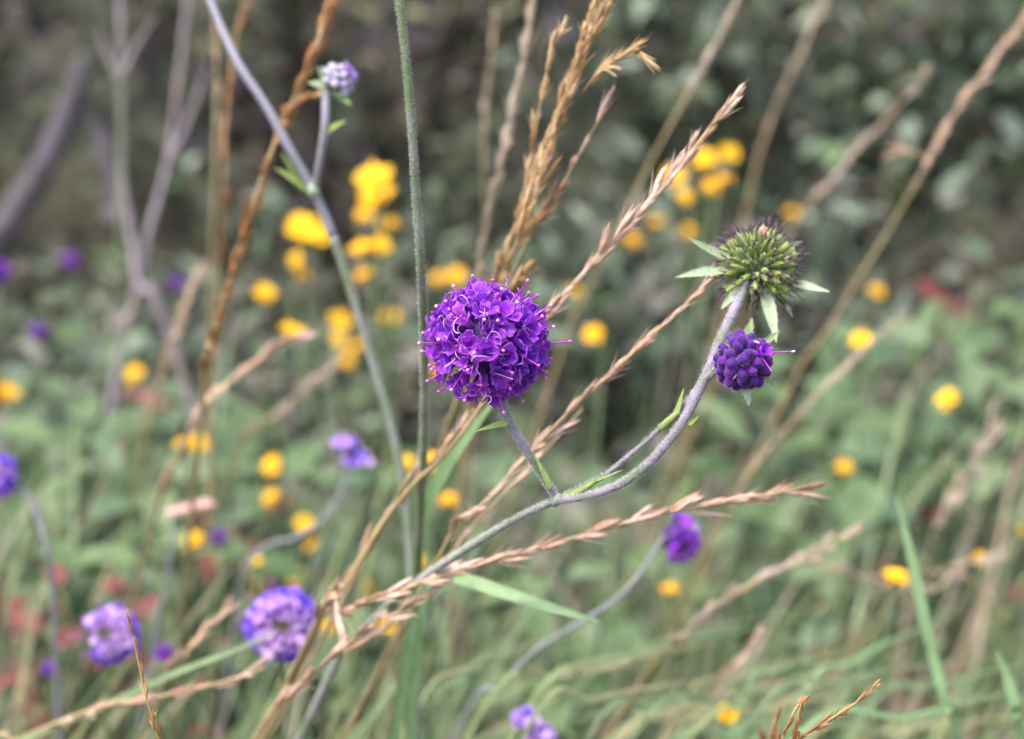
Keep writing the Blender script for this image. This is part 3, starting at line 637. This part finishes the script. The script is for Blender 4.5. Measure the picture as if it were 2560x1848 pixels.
# ------------------------------------------------------------------ scabious plants
def floret_mesh(seed, m='petal', op=1.0, tubeL=.0034):
    """a fused corolla: funnel tube and four rounded, cupped, unequal lobes; local z points outwards; metres"""
    r = random.Random(seed); mb = MB(); mm = .001
    tube(mb, [Vector((0, 0, 0)), Vector((0, 0, tubeL*.5)), Vector((0, 0, tubeL))], lambda s: mm*(.45+.75*s*s), 8, c=(.0, 0, 0))
    a0 = r.uniform(0, 6.3)
    for k in range(4):
        a = a0+k*PI/2+r.uniform(-.16, .16); big = 1.25 if k == 0 else 1
        L = mm*r.uniform(2.8, 3.8)*big; W = mm*r.uniform(2.3, 3.1)*big
        o = Vector((math.cos(a), math.sin(a), 0)); s = Vector((-math.sin(a), math.cos(a), 0)); z = Vector((0, 0, 1))
        nu, nv = 7, 6; vs = []; cs = []; fs = []
        p = o*(mm*.75)+z*(tubeL*.93); ph = r.uniform(.15, .45)*op; curl = r.uniform(.6, 1.7)*op*(1 if r.random() < .75 else -.25); cup = r.uniform(.05, .45); rf = r.uniform(0, 6.3)
        for i in range(nu+1):
            t = i/nu; wd = W*.5*max(.03, (.55+.9*t-.2*t*t))*math.sqrt(max(0, 1-max(0, (t-.52)/.48)**2.4)) if i < nu else W*.08
            d = o*math.sin(ph+curl*t)+z*math.cos(ph+curl*t); n = z*math.sin(ph+curl*t)-o*math.cos(ph+curl*t)
            for j in range(nv+1):
                v = j/nv*2-1
                vs.append(p+s*(v*wd)+n*(wd*cup*v*v)+n*(mm*.19*t*math.sin(v*4.2+rf))+d*(-mm*.25*t*v*v))
                e = max(abs(v), t); cs.append((min(1, max(0, (e-.70)/.30))*.5,)*3)
            p = p+d*(L/nu)
        for i in range(nu):
            for j in range(nv): q = i*(nv+1)+j; fs.append((q, q+1, q+nv+2, q+nv+1))
        mb.add(vs, fs, 0, cs)
    return mb.mesh('floret', m)
FL = [floret_mesh(i) for i in range(9)]
FLP = [floret_mesh(40+i, 'petal_pale', .9) for i in range(4)]
FLK = [floret_mesh(60+i, 'petal_pink', .9) for i in range(3)]

def style_mesh(L, kink):
    mb = MB(); e = Vector((kink*L*.25, 0, L))
    tube(mb, spline([Vector(), Vector((0, 0, L*.5)), e], 4), .00018, 6)
    ell(mb, e, Vector((kink*.4, 0, 1)), .00036, .00042, 8, 5, 1)
    return mb.mesh('style', ['style', 'stigma'])
SM = [style_mesh(.0072, .3), style_mesh(.0080, -.4), style_mesh(.0066, 0), style_mesh(.0086, .2)]
def filament_mesh(seed):
    r = random.Random(seed); mb = MB(); pts = [Vector((0, 0, .0028))]; a = r.uniform(0, 6.3); d = Vector((math.cos(a)*.5, math.sin(a)*.5, 1))
    ax = Vector((r.uniform(-1, 1), r.uniform(-1, 1), r.uniform(-.6, .6))).normalized()
    for i in range(9):
        pts.append(pts[-1]+d.normalized()*.00062)
        d = Quaternion(ax, r.uniform(.15, 1.0)) @ d
        if i > 3 and r.random() < .3: ax = -ax
        if i < 3: d += Vector((0, 0, .3))
    tube(mb, spline(pts, 3), .00011, 5)
    return mb.mesh('filament', 'filament')
FM = [filament_mesh(i) for i in range(10)]
def stamen_mesh(L):
    mb = MB(); tube(mb, spline([Vector(), Vector((.0002, 0, L*.5)), Vector((0, 0, L))], 4), .00015, 6)
    ell(mb, Vector((0, 0, L)), Vector((1, .15, .55)), .00085, .00026, 8, 6, 1)
    return mb.mesh('stamen', ['style', 'anther'])
def rv_(r): return Vector((r.uniform(-1, 1), r.uniform(-1, 1), r.uniform(-1, 1)))
def bud_mesh(seed):
    r = random.Random(seed); mb = MB(); vs = []; fs = []; nu, nv = 16, 9
    for i in range(nv+1):
        th = PI*i/nv; z = -math.cos(th)
        for j in range(nu):
            a = 2*PI*j/nu; g = 1-.24*max(0, z+.1)*abs(math.cos(2*a+.3))**8*1.6; rr = math.sin(th)*g*(1+.05*math.cos(4*a))
            zz = z*(1-.10*max(0, z)*(1-math.sin(th)))
            vs.append(Vector((math.cos(a)*rr*.00145, math.sin(a)*rr*.00145, zz*.0019)))
    for i in range(nv):
        for j in range(nu): fs.append((i*nu+j, i*nu+(j+1) % nu, (i+1)*nu+(j+1) % nu, (i+1)*nu+j))
    mb.add(vs, fs)
    for k in range(150):
        v = Vector((r.gauss(0, 1), r.gauss(0, 1), r.gauss(.4, 1))).normalized(); q = Vector((v.x*.00143, v.y*.00143, v.z*.0018)); u = perp(v)*.00002
        mb.add([q-u, q+u, q+v*.00038+rv_(r)*.00014], [(0, 1, 2)], 1)
    return mb.mesh('bud', ['bud', 'fuzz'])
BM = [bud_mesh(i) for i in range(3)]
def pale(me):
    me = me.copy(); me.materials[0] = M['bud_pale']; me.materials[1] = M['hair']; return me
BMP = [pale(b) for b in BM[:2]]
def fruit_mesh(seed):
    r = random.Random(seed); mb = MB()
    ell(mb, Vector((0, 0, .0024)), Vector((0, 0, 1)), .0027, .00094, 8, 8, 0, shape=lambda z, q: q*(.75+.3*z))
    for k in range(3):
        a = k*2*PI/3+r.uniform(-.3, .3); o = Vector((math.cos(a), math.sin(a), 0))
        b = o*.00035+Vector((0, 0, .0045)); L = r.uniform(.0014, .0034)
        tube(mb, [b, b+Vector((0, 0, L*.6))+o*L*.22, b+Vector((0, 0, L))+o*L*.45], lambda s: .00017*(1-s)+.00004, 4, 1)
    for k in range(14):
        a = r.uniform(0, 6.3); o = Vector((math.cos(a), math.sin(a), 0)); z = r.uniform(.001, .0045); b = o*.0007+Vector((0, 0, z))
        tube(mb, [b, b+(o+Vector((0, 0, .6)))*.0007], lambda s: .00004*(1-s)+.00001, 3, 2)
    return mb.mesh('seed', ['fruit', 'bristle', 'hair'])
FRM = [fruit_mesh(i) for i in range(4)]

def hairs(mb, path, rad, count, L, f0=0, f1=1, r=.000032):
    k = len(path)
    for _ in range(count):
        f = R.uniform(f0, f1)*(k-1.001); i = int(f); q = path[i].lerp(path[i+1], f-i)
        tg = (path[i+1]-path[i]).normalized(); u = perp(tg); b = tg.cross(u); a = R.uniform(0, 6.3)
        o = u*math.cos(a)+b*math.sin(a); rr = rad(f/(k-1)) if callable(rad) else rad
        s = q+o*rr*.95; e = s+(o+tg*R.uniform(-.5, .5))*(L*R.uniform(.4, 1.2))
        s1 = tg*r; s2 = o.cross(tg)*r
        mb.add([s+s1, s-s1*.5+s2, s-s1*.5-s2, e], [(0, 1, 3), (1, 2, 3), (2, 0, 3)])

def bract(parent, base, d, L, W, nrm, bend=.3, hairy=True, m='bract', name='bract', prof=None):
    mb = MB(); leaf(mb, base, d, nrm, L, W, bend, .22, 8, prof or (lambda t: max(.02, math.sin(PI*(.18+.80*t)**.9)**1.0)))
    if hairy:
        n0 = len(mb.v); cols = [mb.v[i] for i in range(n0)]
        for _ in range(70):
            i = R.randrange(0, n0//3-1)*3; e = R.choice((0, 2)); a = mb.v[i+e]; b = mb.v[i+3+e]; s = a.lerp(b, R.random())
            out = (s-mb.v[i+1]).normalized()+d.normalized()*.6
            q = s+out*R.uniform(.0003, .0009); w_ = d.normalized()*.00003
            mb.add([s-w_, s+w_, q], [(0, 1, 2)], 1)
    return part(name, mb, [m, 'hair'], parent, at=base)

def head_part(name, t, c, r, m):
    mb = MB(); ell(mb, c, Vector((0, 0, 1)), r, r, 16, 12); return part(name, mb, m, t, at=c)

def full_head(t, c, up, core, nfl, cover=2.35, fl=FL, size=1, nstyle=34, nfil=44, jit=.10):
    """a full open flower: florets all over a small ball"""
    h = head_part('flower_head', t, c, core, 'core'); q = zq(up); dirs = []
    for d in fib(nfl):
        if d.angle(Vector((0, 0, 1))) > cover: continue
        d = (q @ (d+rv(jit))).normalized(); dirs.append(d)
        inst('floret', R.choice(fl), h, c+d*core*R.uniform(.86, 1.10), zq((d+rv(.24)), R.uniform(0, 6.3)), size*R.uniform(.9, 1.12))
    for k in range(nstyle):
        d = dirs[int(k*len(dirs)/nstyle)]
        inst('style', R.choice(SM), h, c+d*core, zq(d+rv(.2), R.uniform(0, 6.3)), (size, size, size*R.uniform(.85, 1.28)))
    for k in range(nfil):
        d = R.choice(dirs)
        inst('filament', R.choice(FM), h, c+d*core*1.02, zq(d+rv(.2), R.uniform(0, 6.3)), size*R.uniform(.95, 1.25))
    return h

# ---- the plant in focus
D0 = .45
J = P(1394, 1250, .452)
base_pts = to_ground([P(1396,1249,.452), P(1300,1292,.464), P(1180,1364,.486), P(1070,1438,.512), P(970,1515,.54), P(880,1610,.56), P(800,1740,.57)], .3)
V = lambda *a: Vector(a).normalized()
plant = thing('scabious_plant', 'hairy branching plant with round purple flower, purple bud cluster and green seed head', 'flower plant', base_pts[-1])
hb = MB()
sp0 = spline(base_pts, 10); r0 = lambda s: .0008+.0008*s
mb = MB(); tube(mb, sp0, r0, 10, wob=.07); part('stem', mb, 'stem_base', plant); hairs(hb, sp0, r0, 3000, .0008, 0, .4)
mb = MB(); ell(mb, J+Vector((-.0002, 0, -.0001)), V(.5, 0, .9), .0019, .00125, 10, 8); part('node', mb, 'stem_base', plant, at=J)
CF = P(1219, 858, .450)
s1 = spline([P(1396,1254,.4525), P(1372,1215,.4515), P(1340,1165,.451), P(1300,1100,.450), P(1272,1055,.4495), P(1254,1010,.450), P(1243,975,.451), CF.lerp(P(1243,975,.451), .45)], 10)
r1 = lambda s: .00072+.00042*min(1, s*1.4)
mb = MB(); tube(mb, s1, r1, 10, wob=.06); part('flower_stalk', mb, 'stem', plant); hairs(hb, s1, r1, 3200, .0009)
s2 = spline([P(1385,1252,.452), P(1440,1246,.4505), P(1500,1232,.449), P(1570,1200,.448), P(1635,1145,.447), P(1700,1065,.447), P(1748,975,.449), P(1790,880,.453), P(1815,820,.458), P(1845,755,.466), P(1868,710,.472)], 10)
r2 = lambda s: .0008+.00042*min(1, s*1.7)
mb = MB(); tube(mb, s2, r2, 10, wob=.06); part('seed_stalk', mb, 'stem', plant); hairs(hb, s2, r2, 4600, .0008)
s3 = spline([P(1400,1243,.454), P(1500,1196,.456), P(1575,1138,.457), P(1655,1068,.456), P(1712,1010,.455), P(1752,965,.452), P(1778,938,.447), P(1800,918,.444), P(1830,906,.443), P(1850,905,.443)], 10)
r3 = lambda s: .00062+.0004*max(0, s-.35)
mb = MB(); tube(mb, s3, r3, 10, wob=.06); part('bud_stalk', mb, 'stem', plant); hairs(hb, s3, r3, 2600, .0008)
part('stem_hairs', hb, 'hair', plant, kind='stuff')
for pts, rr in (([P(1408,1243,.452),P(1450,1228,.4535),P(1490,1202,.4545)], .0009), ([P(1648,1074,.4545),P(1675,1050,.4535),P(1700,1028,.453)], .0010)):
    mb = MB(); tube(mb, spline(pts, 5), lambda s: rr*(.55+.45*math.sin(PI*min(1, .2+s*.8))), 8, wob=.05); part('node', mb, 'node', plant, at=pts[0])
for (bx, by, d), (tx, ty, td), wd, nr, bn in (
   ((1266,1058,.4485),(1190,1070,.446),.0021,Vector((0,-.7,.7)),.5), ((1372,1216,.450),(1335,1125,.4485),.0020,Vector((.5,-.8,.1)),.25),
   ((1692,1040,.4535),(1706,968,.4535),.0019,Vector((-.6,-.7,.2)),.2), ((1722,1058,.4455),(1748,1040,.444),.0017,Vector((.2,-.8,.5)),.2),
   ((1490,1202,.4545),(1560,1172,.4535),.0008,Vector((0,-.6,.7)),.1)):
    b = P(bx, by, d); e = P(tx, ty, td); bract(plant, b-(e-b)*.06, e-b, (e-b).length*1.06, wd, nr, bn, False, 'node', 'stem_leaf', LANCE)

full_head(plant, CF, Vector((.08, -.30, 1)).normalized(), .0078, 110, 2.42, nstyle=54, nfil=84, size=1.14, jit=.08)
for k in range(7):
    a = 2*PI*k/7; d = Vector((math.cos(a), math.sin(a), -.35)); bract(plant, CF+Vector((.0016, .0005, -.0072)), d, .0055, .0022, Vector((0, 0, 1)), .2)

# bud cluster
CB = P(1859, 903, .4425)
bh = head_part('bud_cluster', plant, CB, .0046, 'core'); up = Vector((.35, -.75, .35)).normalized(); q = zq(up)
opening = (P(1910, 868, .44)-CB).normalized()*.8+Vector((.0, -.55, .15)); opening.normalize()
for d in fib(54):
    if d.angle(Vector((0, 0, 1))) > 2.5: continue
    d = (q @ (d+rv(.11))).normalized()
    if d.angle(opening) < .26: continue
    inst('bud', R.choice(BM), bh, CB+d*.0055*R.uniform(.95, 1.07), zq(d+rv(.25), R.uniform(0, 6.3)), [R.choice((.75, .9, .95, 1, 1.05))*R.uniform(.92, 1.06) for _ in range(1)]*2+[R.uniform(.8, 1.25)])
for k in range(26):
    d = (q @ V(R.gauss(0, 1), R.gauss(0, 1), R.gauss(0, .8))).normalized(); b = CB+d*.0040
    mb = MB(); leaf(mb, b, d, rv(1)+Vector((0, 0, .5)), R.uniform(.0026, .0040), .0009, .2, .2, 4, LANCE); part('scale', mb, 'bract', bh, at=b)
inst('floret', floret_mesh(77, 'petal', .55), bh, CB+opening*.0034, zq(opening, .4), .92)
ST = stamen_mesh(.0078)
for d, L in ((P(1985,878,.436)-(CB+opening*.006), 1), (P(1930,928,.4325)-(CB+opening*.006), .75), (P(1880,862,.4335)-(CB+opening*.004), .35)):
    inst('stamen', ST, bh, CB+opening*.0058, zq(d, R.uniform(0, 3)), (1, 1, d.length/.0078))
for (tx, ty, td), wd in (((1880,795,.447),.0022), ((1834,838,.449),.0024), ((1802,903,.447),.0022), ((1872,1014,.443),.0022), ((1950,826,.447),.0014), ((1938,968,.447),.0022), ((1830,985,.449),.0018)):
    e = P(tx, ty, td); b = CB+(e-CB)*.35+FW*.002; bract(plant, b, e-b, (e-b).length, wd, CAM-b, .1)

# green seed head
CS = P(1893, 672, .476)
sh = head_part('seed_head', plant, CS, .0055, 'gcore'); ups = Vector((.12, -.22, 1)).normalized(); q = zq(ups)
for d in fib(144):
    a = d.angle(Vector((0, 0, 1)))
    if a > 2.5: continue
    d = (q @ (d+rv(.07))).normalized()
    inst('seed', R.choice(FRM), sh, CS+d*.0053, zq(d+rv(.12)+Vector((0, 0, .12)), R.uniform(0, 6.3)), (1.1, 1.1, R.uniform(.9, 1.3)))
mb = MB(); ell(mb, P(1912,582,.472), Vector((0, -.2, 1)), .0017, .0012, 10, 8); part('withered_floret', mb, 'wither', sh, at=P(1912,582,.472))
for (tx, ty, td), wd, bn in (((1704,609,.470),.0034,-.35), ((1695,683,.468),.0036,.2), ((2068,744,.474),.0036,-.35), ((1944,838,.462),.0042,.35), ((1805,768,.468),.0036,.1), ((1990,790,.482),.003,.2), ((2005,600,.490),.003,.1), ((1840,790,.488),.003,.2)):
    e = P(tx, ty, td); b = CS+(e-CS)*.32; bract(plant, b, e-b, (e-b).length*1.02, wd*.8, Vector((0, -.55, .8)), bn, True, 'bract_pale')

# ---- the violet forked stalk on the left
def small_head(t, c, up, core=.0038, n=34, m='petal', green=True):
    h = head_part('flower_head', t, c, core, 'gcore' if green else 'core'); q = zq(up)
    for d in fib(n):
        if d.angle(Vector((0, 0, 1))) > 1.6: continue
        dd = (q @ d).normalized(); inst('bud', R.choice(BMP), h, c+dd*core*1.1, zq(dd), R.uniform(.7, .95))
    return h
V = lambda *a: Vector(a).normalized()
tpts = to_ground([P(500,-70,.56), P(525,0,.56), P(560,85,.56), P(605,175,.56), P(665,265,.562), P(722,370,.565), P(783,478,.57), P(832,590,.575), P(882,740,.58), P(930,900,.585), P(975,1050,.59), P(1005,1190,.595), P(1022,1330,.60), P(1032,1480,.605), P(1036,1650,.61)], .2)
vp = thing('scabious_plant', 'tall blurred violet grey stalk forking below a small pale bud', 'flower plant', tpts[-1])
p = spline(tpts, 8); rr = lambda s: .0012+.0005*s; kk = 56
mb = MB(); tube(mb, p[:kk+1], lambda s: rr(s*kk/(len(p)-1)), 10, wob=.04); part('stem', mb, 'stem_mauve', vp)
mb = MB(); tube(mb, p[kk:], lambda s: rr((kk+s*(len(p)-1-kk))/(len(p)-1)), 10, wob=.04); part('lower_stem', mb, 'stem_base', vp)
hb = MB(); hairs(hb, p, rr, 900, .0006, 0, .6); part('stem_hairs', hb, 'hair', vp, kind='stuff')
mb = MB(); tube(mb, spline([P(815,225,.555), P(813,310,.556), P(800,400,.562), P(785,482,.57)], 8), lambda s: .0013-.0003*s, 10, wob=.04); part('side_branch', mb, 'stem_mauve', vp)
c = P(842,205,.556); h = small_head(vp, c, V(.6,-.15,.75), .0040, 40)
for k in range(9): inst('floret', R.choice(FLK+FLP[:1]), h, c+V(.6+R.uniform(-.6,.6), R.uniform(-.6,.3), .6+R.uniform(-.5,.5))*.003, zq(V(.6+R.uniform(-.6,.6), R.uniform(-.6,.3), .6)), .6)
for tx, ty in ((770,205),(795,165),(878,262),(860,240),(800,190)):
    e = P(tx, ty, .553); b = c.lerp(P(818,228,.555), .7); bract(vp, b, e-b, (e-b).length, .003, V(0,-.6,.8), .1, False)
for (b, e) in (((770,475,.57),(690,415,.565)), ((750,455,.57),(705,380,.565)), ((790,470,.57),(795,420,.566)), ((818,335,.557),(858,298,.55))):
    b = P(*b); e = P(*e); bract(vp, b, e-b, (e-b).length, .004, V(0,-.6,.8), .2, False, 'node', 'stem_leaf', LANCE)
mb = MB(); ell(mb, P(784,478,.569), V(-.3,0,1), .0026, .0019, 8, 6); part('node', mb, 'bract', vp, at=P(784,478,.569))

# ---- the hairy green stem
hp = to_ground([P(985,-120,.445), P(997,0,.446), P(1014,140,.449), P(1030,330,.455), P(1041,500,.462), P(1052,660,.47), P(1060,850,.49), P(1061,1050,.51), P(1055,1200,.53), P(1047,1350,.552), P(1040,1520,.575), P(1036,1680,.59)], .2)
hv = thing('scabious_plant', 'straight hairy green stem crossing the whole picture left of the purple flower', 'flower plant', hp[-1])
p = spline(hp, 10); rr = lambda s: .00088+.0005*s; mb = MB(); tube(mb, p, rr, 10, wob=.04); part('stem', mb, 'stem_green', hv)
hb = MB(); hairs(hb, p, rr, 7000, .0007, 0, .62); part('stem_hairs', hb, 'hair', hv, kind='stuff')
small_head(hv, hp[0]+Vector((0, 0, .002)), V(0,0,1), .0055, 50)

# ---- blurred violet blooms
def ring_head(t, c, ax, rad, skip=0, fl=FLP):
    h = head_part('flower_head', t, c, rad*.42, 'fruit'); q = zq(ax)
    for ring, n, el in ((0, 15, -.05), (1, 13, .35), (2, 11, .75), (3, 7, 1.08)):
        for k in range(n):
            a = 2*PI*k/n+ring*.3
            if skip and ring < 3 and abs(((a-skip+PI) % (2*PI))-PI) < .75: continue
            d = q @ Vector((math.cos(a)*math.cos(el), math.sin(a)*math.cos(el), math.sin(el)))
            inst('floret', R.choice(FLK if ring > 1 else (fl+FLK[:1] if ring else fl)), h, c+d*rad*.34, zq(d+rv(.15), R.uniform(0, 6.3)), rad/.0095*R.uniform(.9, 1.1)*(.9 if ring < 3 else .6))
    for k in range(5):
        d = q @ Vector((R.uniform(-.25, .25), R.uniform(-.25, .25), 1)).normalized(); inst('seed', R.choice(FRM), h, c+d*rad*.2, zq(d), .8)
    for k in range(10):
        a = 2*PI*k/10; d = q @ Vector((math.cos(a), math.sin(a), .15)); inst('style', R.choice(SM), h, c+d*rad*.5, zq(d), .95)
    return h
def bloom(label, stem_px, r=.0011, m='stem_grey', lean=.3, grp='violet blooms out of focus'):
    w3 = to_ground([P(*q) for q in stem_px], lean); t = thing('violet_flower', label, 'flower', w3[-1], grp)
    mb = MB(); tube(mb, spline(w3, 8), lambda s: r*.72*(.85+.3*s), 8, wob=.04); part('stem', mb, m, t)
    return t
c = P(705,1563,.605); t = bloom('ring shaped violet bloom with pink inner petals and a green centre', [(706,1580,.607),(710,1660,.612),(712,1760,.62),(705,1860,.63)], m='stem_green')
ring_head(t, c, V(.1,-.85,.5), .0132)
c = P(276,1588,.64); t = bloom('open violet bloom with a gap in its ring of petals', [(276,1598,.642),(275,1680,.65),(268,1800,.66)], m='stem_green')
ring_head(t, c, V(-.1,-.8,.6), .0112, skip=3.3)
c = P(1690,1345,.615); t = bloom('hanging violet bloom on a long curved grey stalk', [(1678,1342,.613),(1655,1350,.612),(1610,1420,.612),(1545,1495,.612),(1440,1562,.614),(1340,1625,.617),(1250,1715,.62),(1140,1830,.63)], r=.0010)
h = head_part('flower_head', t, c, .0052, 'core'); q = zq(V(1,-.35,-.1))
for d in fib(56):
    if d.z < -.1: continue
    dd = q @ (d+rv(.1)).normalized(); inst('floret', R.choice(FL+FLK[:1]), h, c+dd*.0048, zq(dd, R.uniform(0, 6.3)), .62)
c = P(8,1190,.68); t = bloom('violet bloom drooping over the leafy herb on a bent stalk', [(20,1195,.68),(60,1225,.68),(95,1290,.68),(120,1390,.68),(135,1500,.69),(140,1640,.7)], r=.0015)
ring_head(t, c, V(-.7,-.5,.3), .0085)
def two_blob(t, cs, fl=FLP[:1]+FLK, s=1.25):
    c = (cs[0]+cs[1])/2; h = head_part('flower_head', t, c, .003, 'gcore')
    for cc in cs:
        for k in range(5): inst('floret', R.choice(fl), h, cc+rv(.001)-V(0,-.3,1)*.003, zq(V(R.uniform(-.4,.4),-.6,.9)), s)
c1, c2 = P(868,1112,.72), P(895,1155,.72)
t = bloom('pale drooping bud with two lilac tips on a curved stalk', [(880,1140,.722),(865,1195,.722),(845,1245,.722),(800,1305,.722),(735,1345,.724),(665,1365,.726),(615,1420,.73),(590,1540,.74)], r=.0012); two_blob(t, (c1, c2))
c1, c2 = P(1310,1800,.60), P(1345,1835,.60)
t = bloom('two small lilac tufts low in the front grass', [(1325,1825,.602),(1325,1870,.605),(1318,1930,.61)], r=.0009, m='stem_green'); two_blob(t, (c1, c2), s=1.3)
for px, py, d, s, lab, dark in ((175,652,1.12,.0075,'small dim purple head in the dark gap below the mauve stalk',0),(442,708,1.12,.0062,'dark purple head behind the pinkish club spike',1),(95,828,1.0,.0068,'bright small purple head over the leafy herbs',1),
   (548,1345,.86,.0062,'purple bud beside the round yellow bloom',1),(410,1632,.68,.0048,'dark purple bud next to the open violet bloom',1),(-2,680,1.0,.0085,'purple head half out of view below the mauve stalk',0),(125,1672,.72,.0042,'faint lilac bud above the thin green blade',0)):
    c = P(px, py, d); t = bloom(lab, [(px, py+12, d+.002),(px+4, py+70, d+.006),(px+6, py+130, d+.01)], r=.001, m='stem_green', grp='small purple heads in the background')
    h = head_part('flower_head', t, c, s*.5, 'core'); q = zq(V(R.uniform(-.3,.3),-.5,.8))
    for dd in fib(34):
        if dd.z < -.45: continue
        dd = q @ dd; inst('floret', R.choice(FL), h, c+dd*s*.36, zq(dd+rv(.1), R.uniform(0, 6.3)), s/.0165)
c = P(478,1270,.72); t = bloom('bleached pink seed tuft on a pale stalk beside a rusty leaf', [(440,1290,.722),(425,1400,.725),(405,1500,.73),(385,1600,.735)], r=.0013)
for k in range(5):
    e = c+RT*pix(45-20*k, .72)*1.0-UP*pix(-8+5*k, .72); b = P(445,1285,.722); mb = MB(); leaf(mb, e-RT*pix(30,.72), V(1,0,.15), V(0,-.5,.9), pix(46,.72), .0045, .2, .2, 5, LEAFP); part('papery_scale', mb, 'wither', t, at=e)

# ------------------------------------------------------------------ the meadow goes on to both sides
for x, y, h in ((-1.75, 2.35, .75), (-2.3, 2.0, .7), (-1.7, 3.1, .9), (-2.6, 2.9, .9), (1.65, 2.1, .7), (2.2, 2.4, .8), (2.0, 3.1, .9)):
    shrub(x, y, h, .48, .36, 0, 1300, 'tall dark shrub in the shaded back row', OLV+SHC[:3], grp='shrubs in the shaded back row')
mb = MB()
for i in range(5200):
    if i % 16 == 0:
        while True:
            tx, ty = R.uniform(-2.8, 2.8), R.uniform(-.3, 2.6)
            if abs(tx) > .40+max(.0, ty)*.42: break
        tc = pick(DULLS+GREENS[:3]); la = R.gauss(.4, 1)
    b = Vector((tx+R.gauss(0, .05), ty+R.gauss(0, .05), 0)); b.z = gz(b.x, b.y)-.003
    v = vis(b+Vector((0, 0, .15)))
    if v and -150 < v[0] < 2710 and v[1] < 2100: continue
    a = la+R.gauss(0, .4); d = Vector((math.cos(a)*.7, math.sin(a)*.7, 1)).normalized()
    leaf(mb, b, d, Vector((-d.x, -d.y, .6))+rv(.4), R.uniform(.12, .28), R.uniform(.003, .006), R.uniform(.3, 1.4), .2, 5, BLADEP, tuple(.8*q for q in tc))
top('side_grass', mb, 'tuft', 'rough grass spreading away on either side of the flowers', 'grass', Vector((0, 0, 0)), kind='stuff')
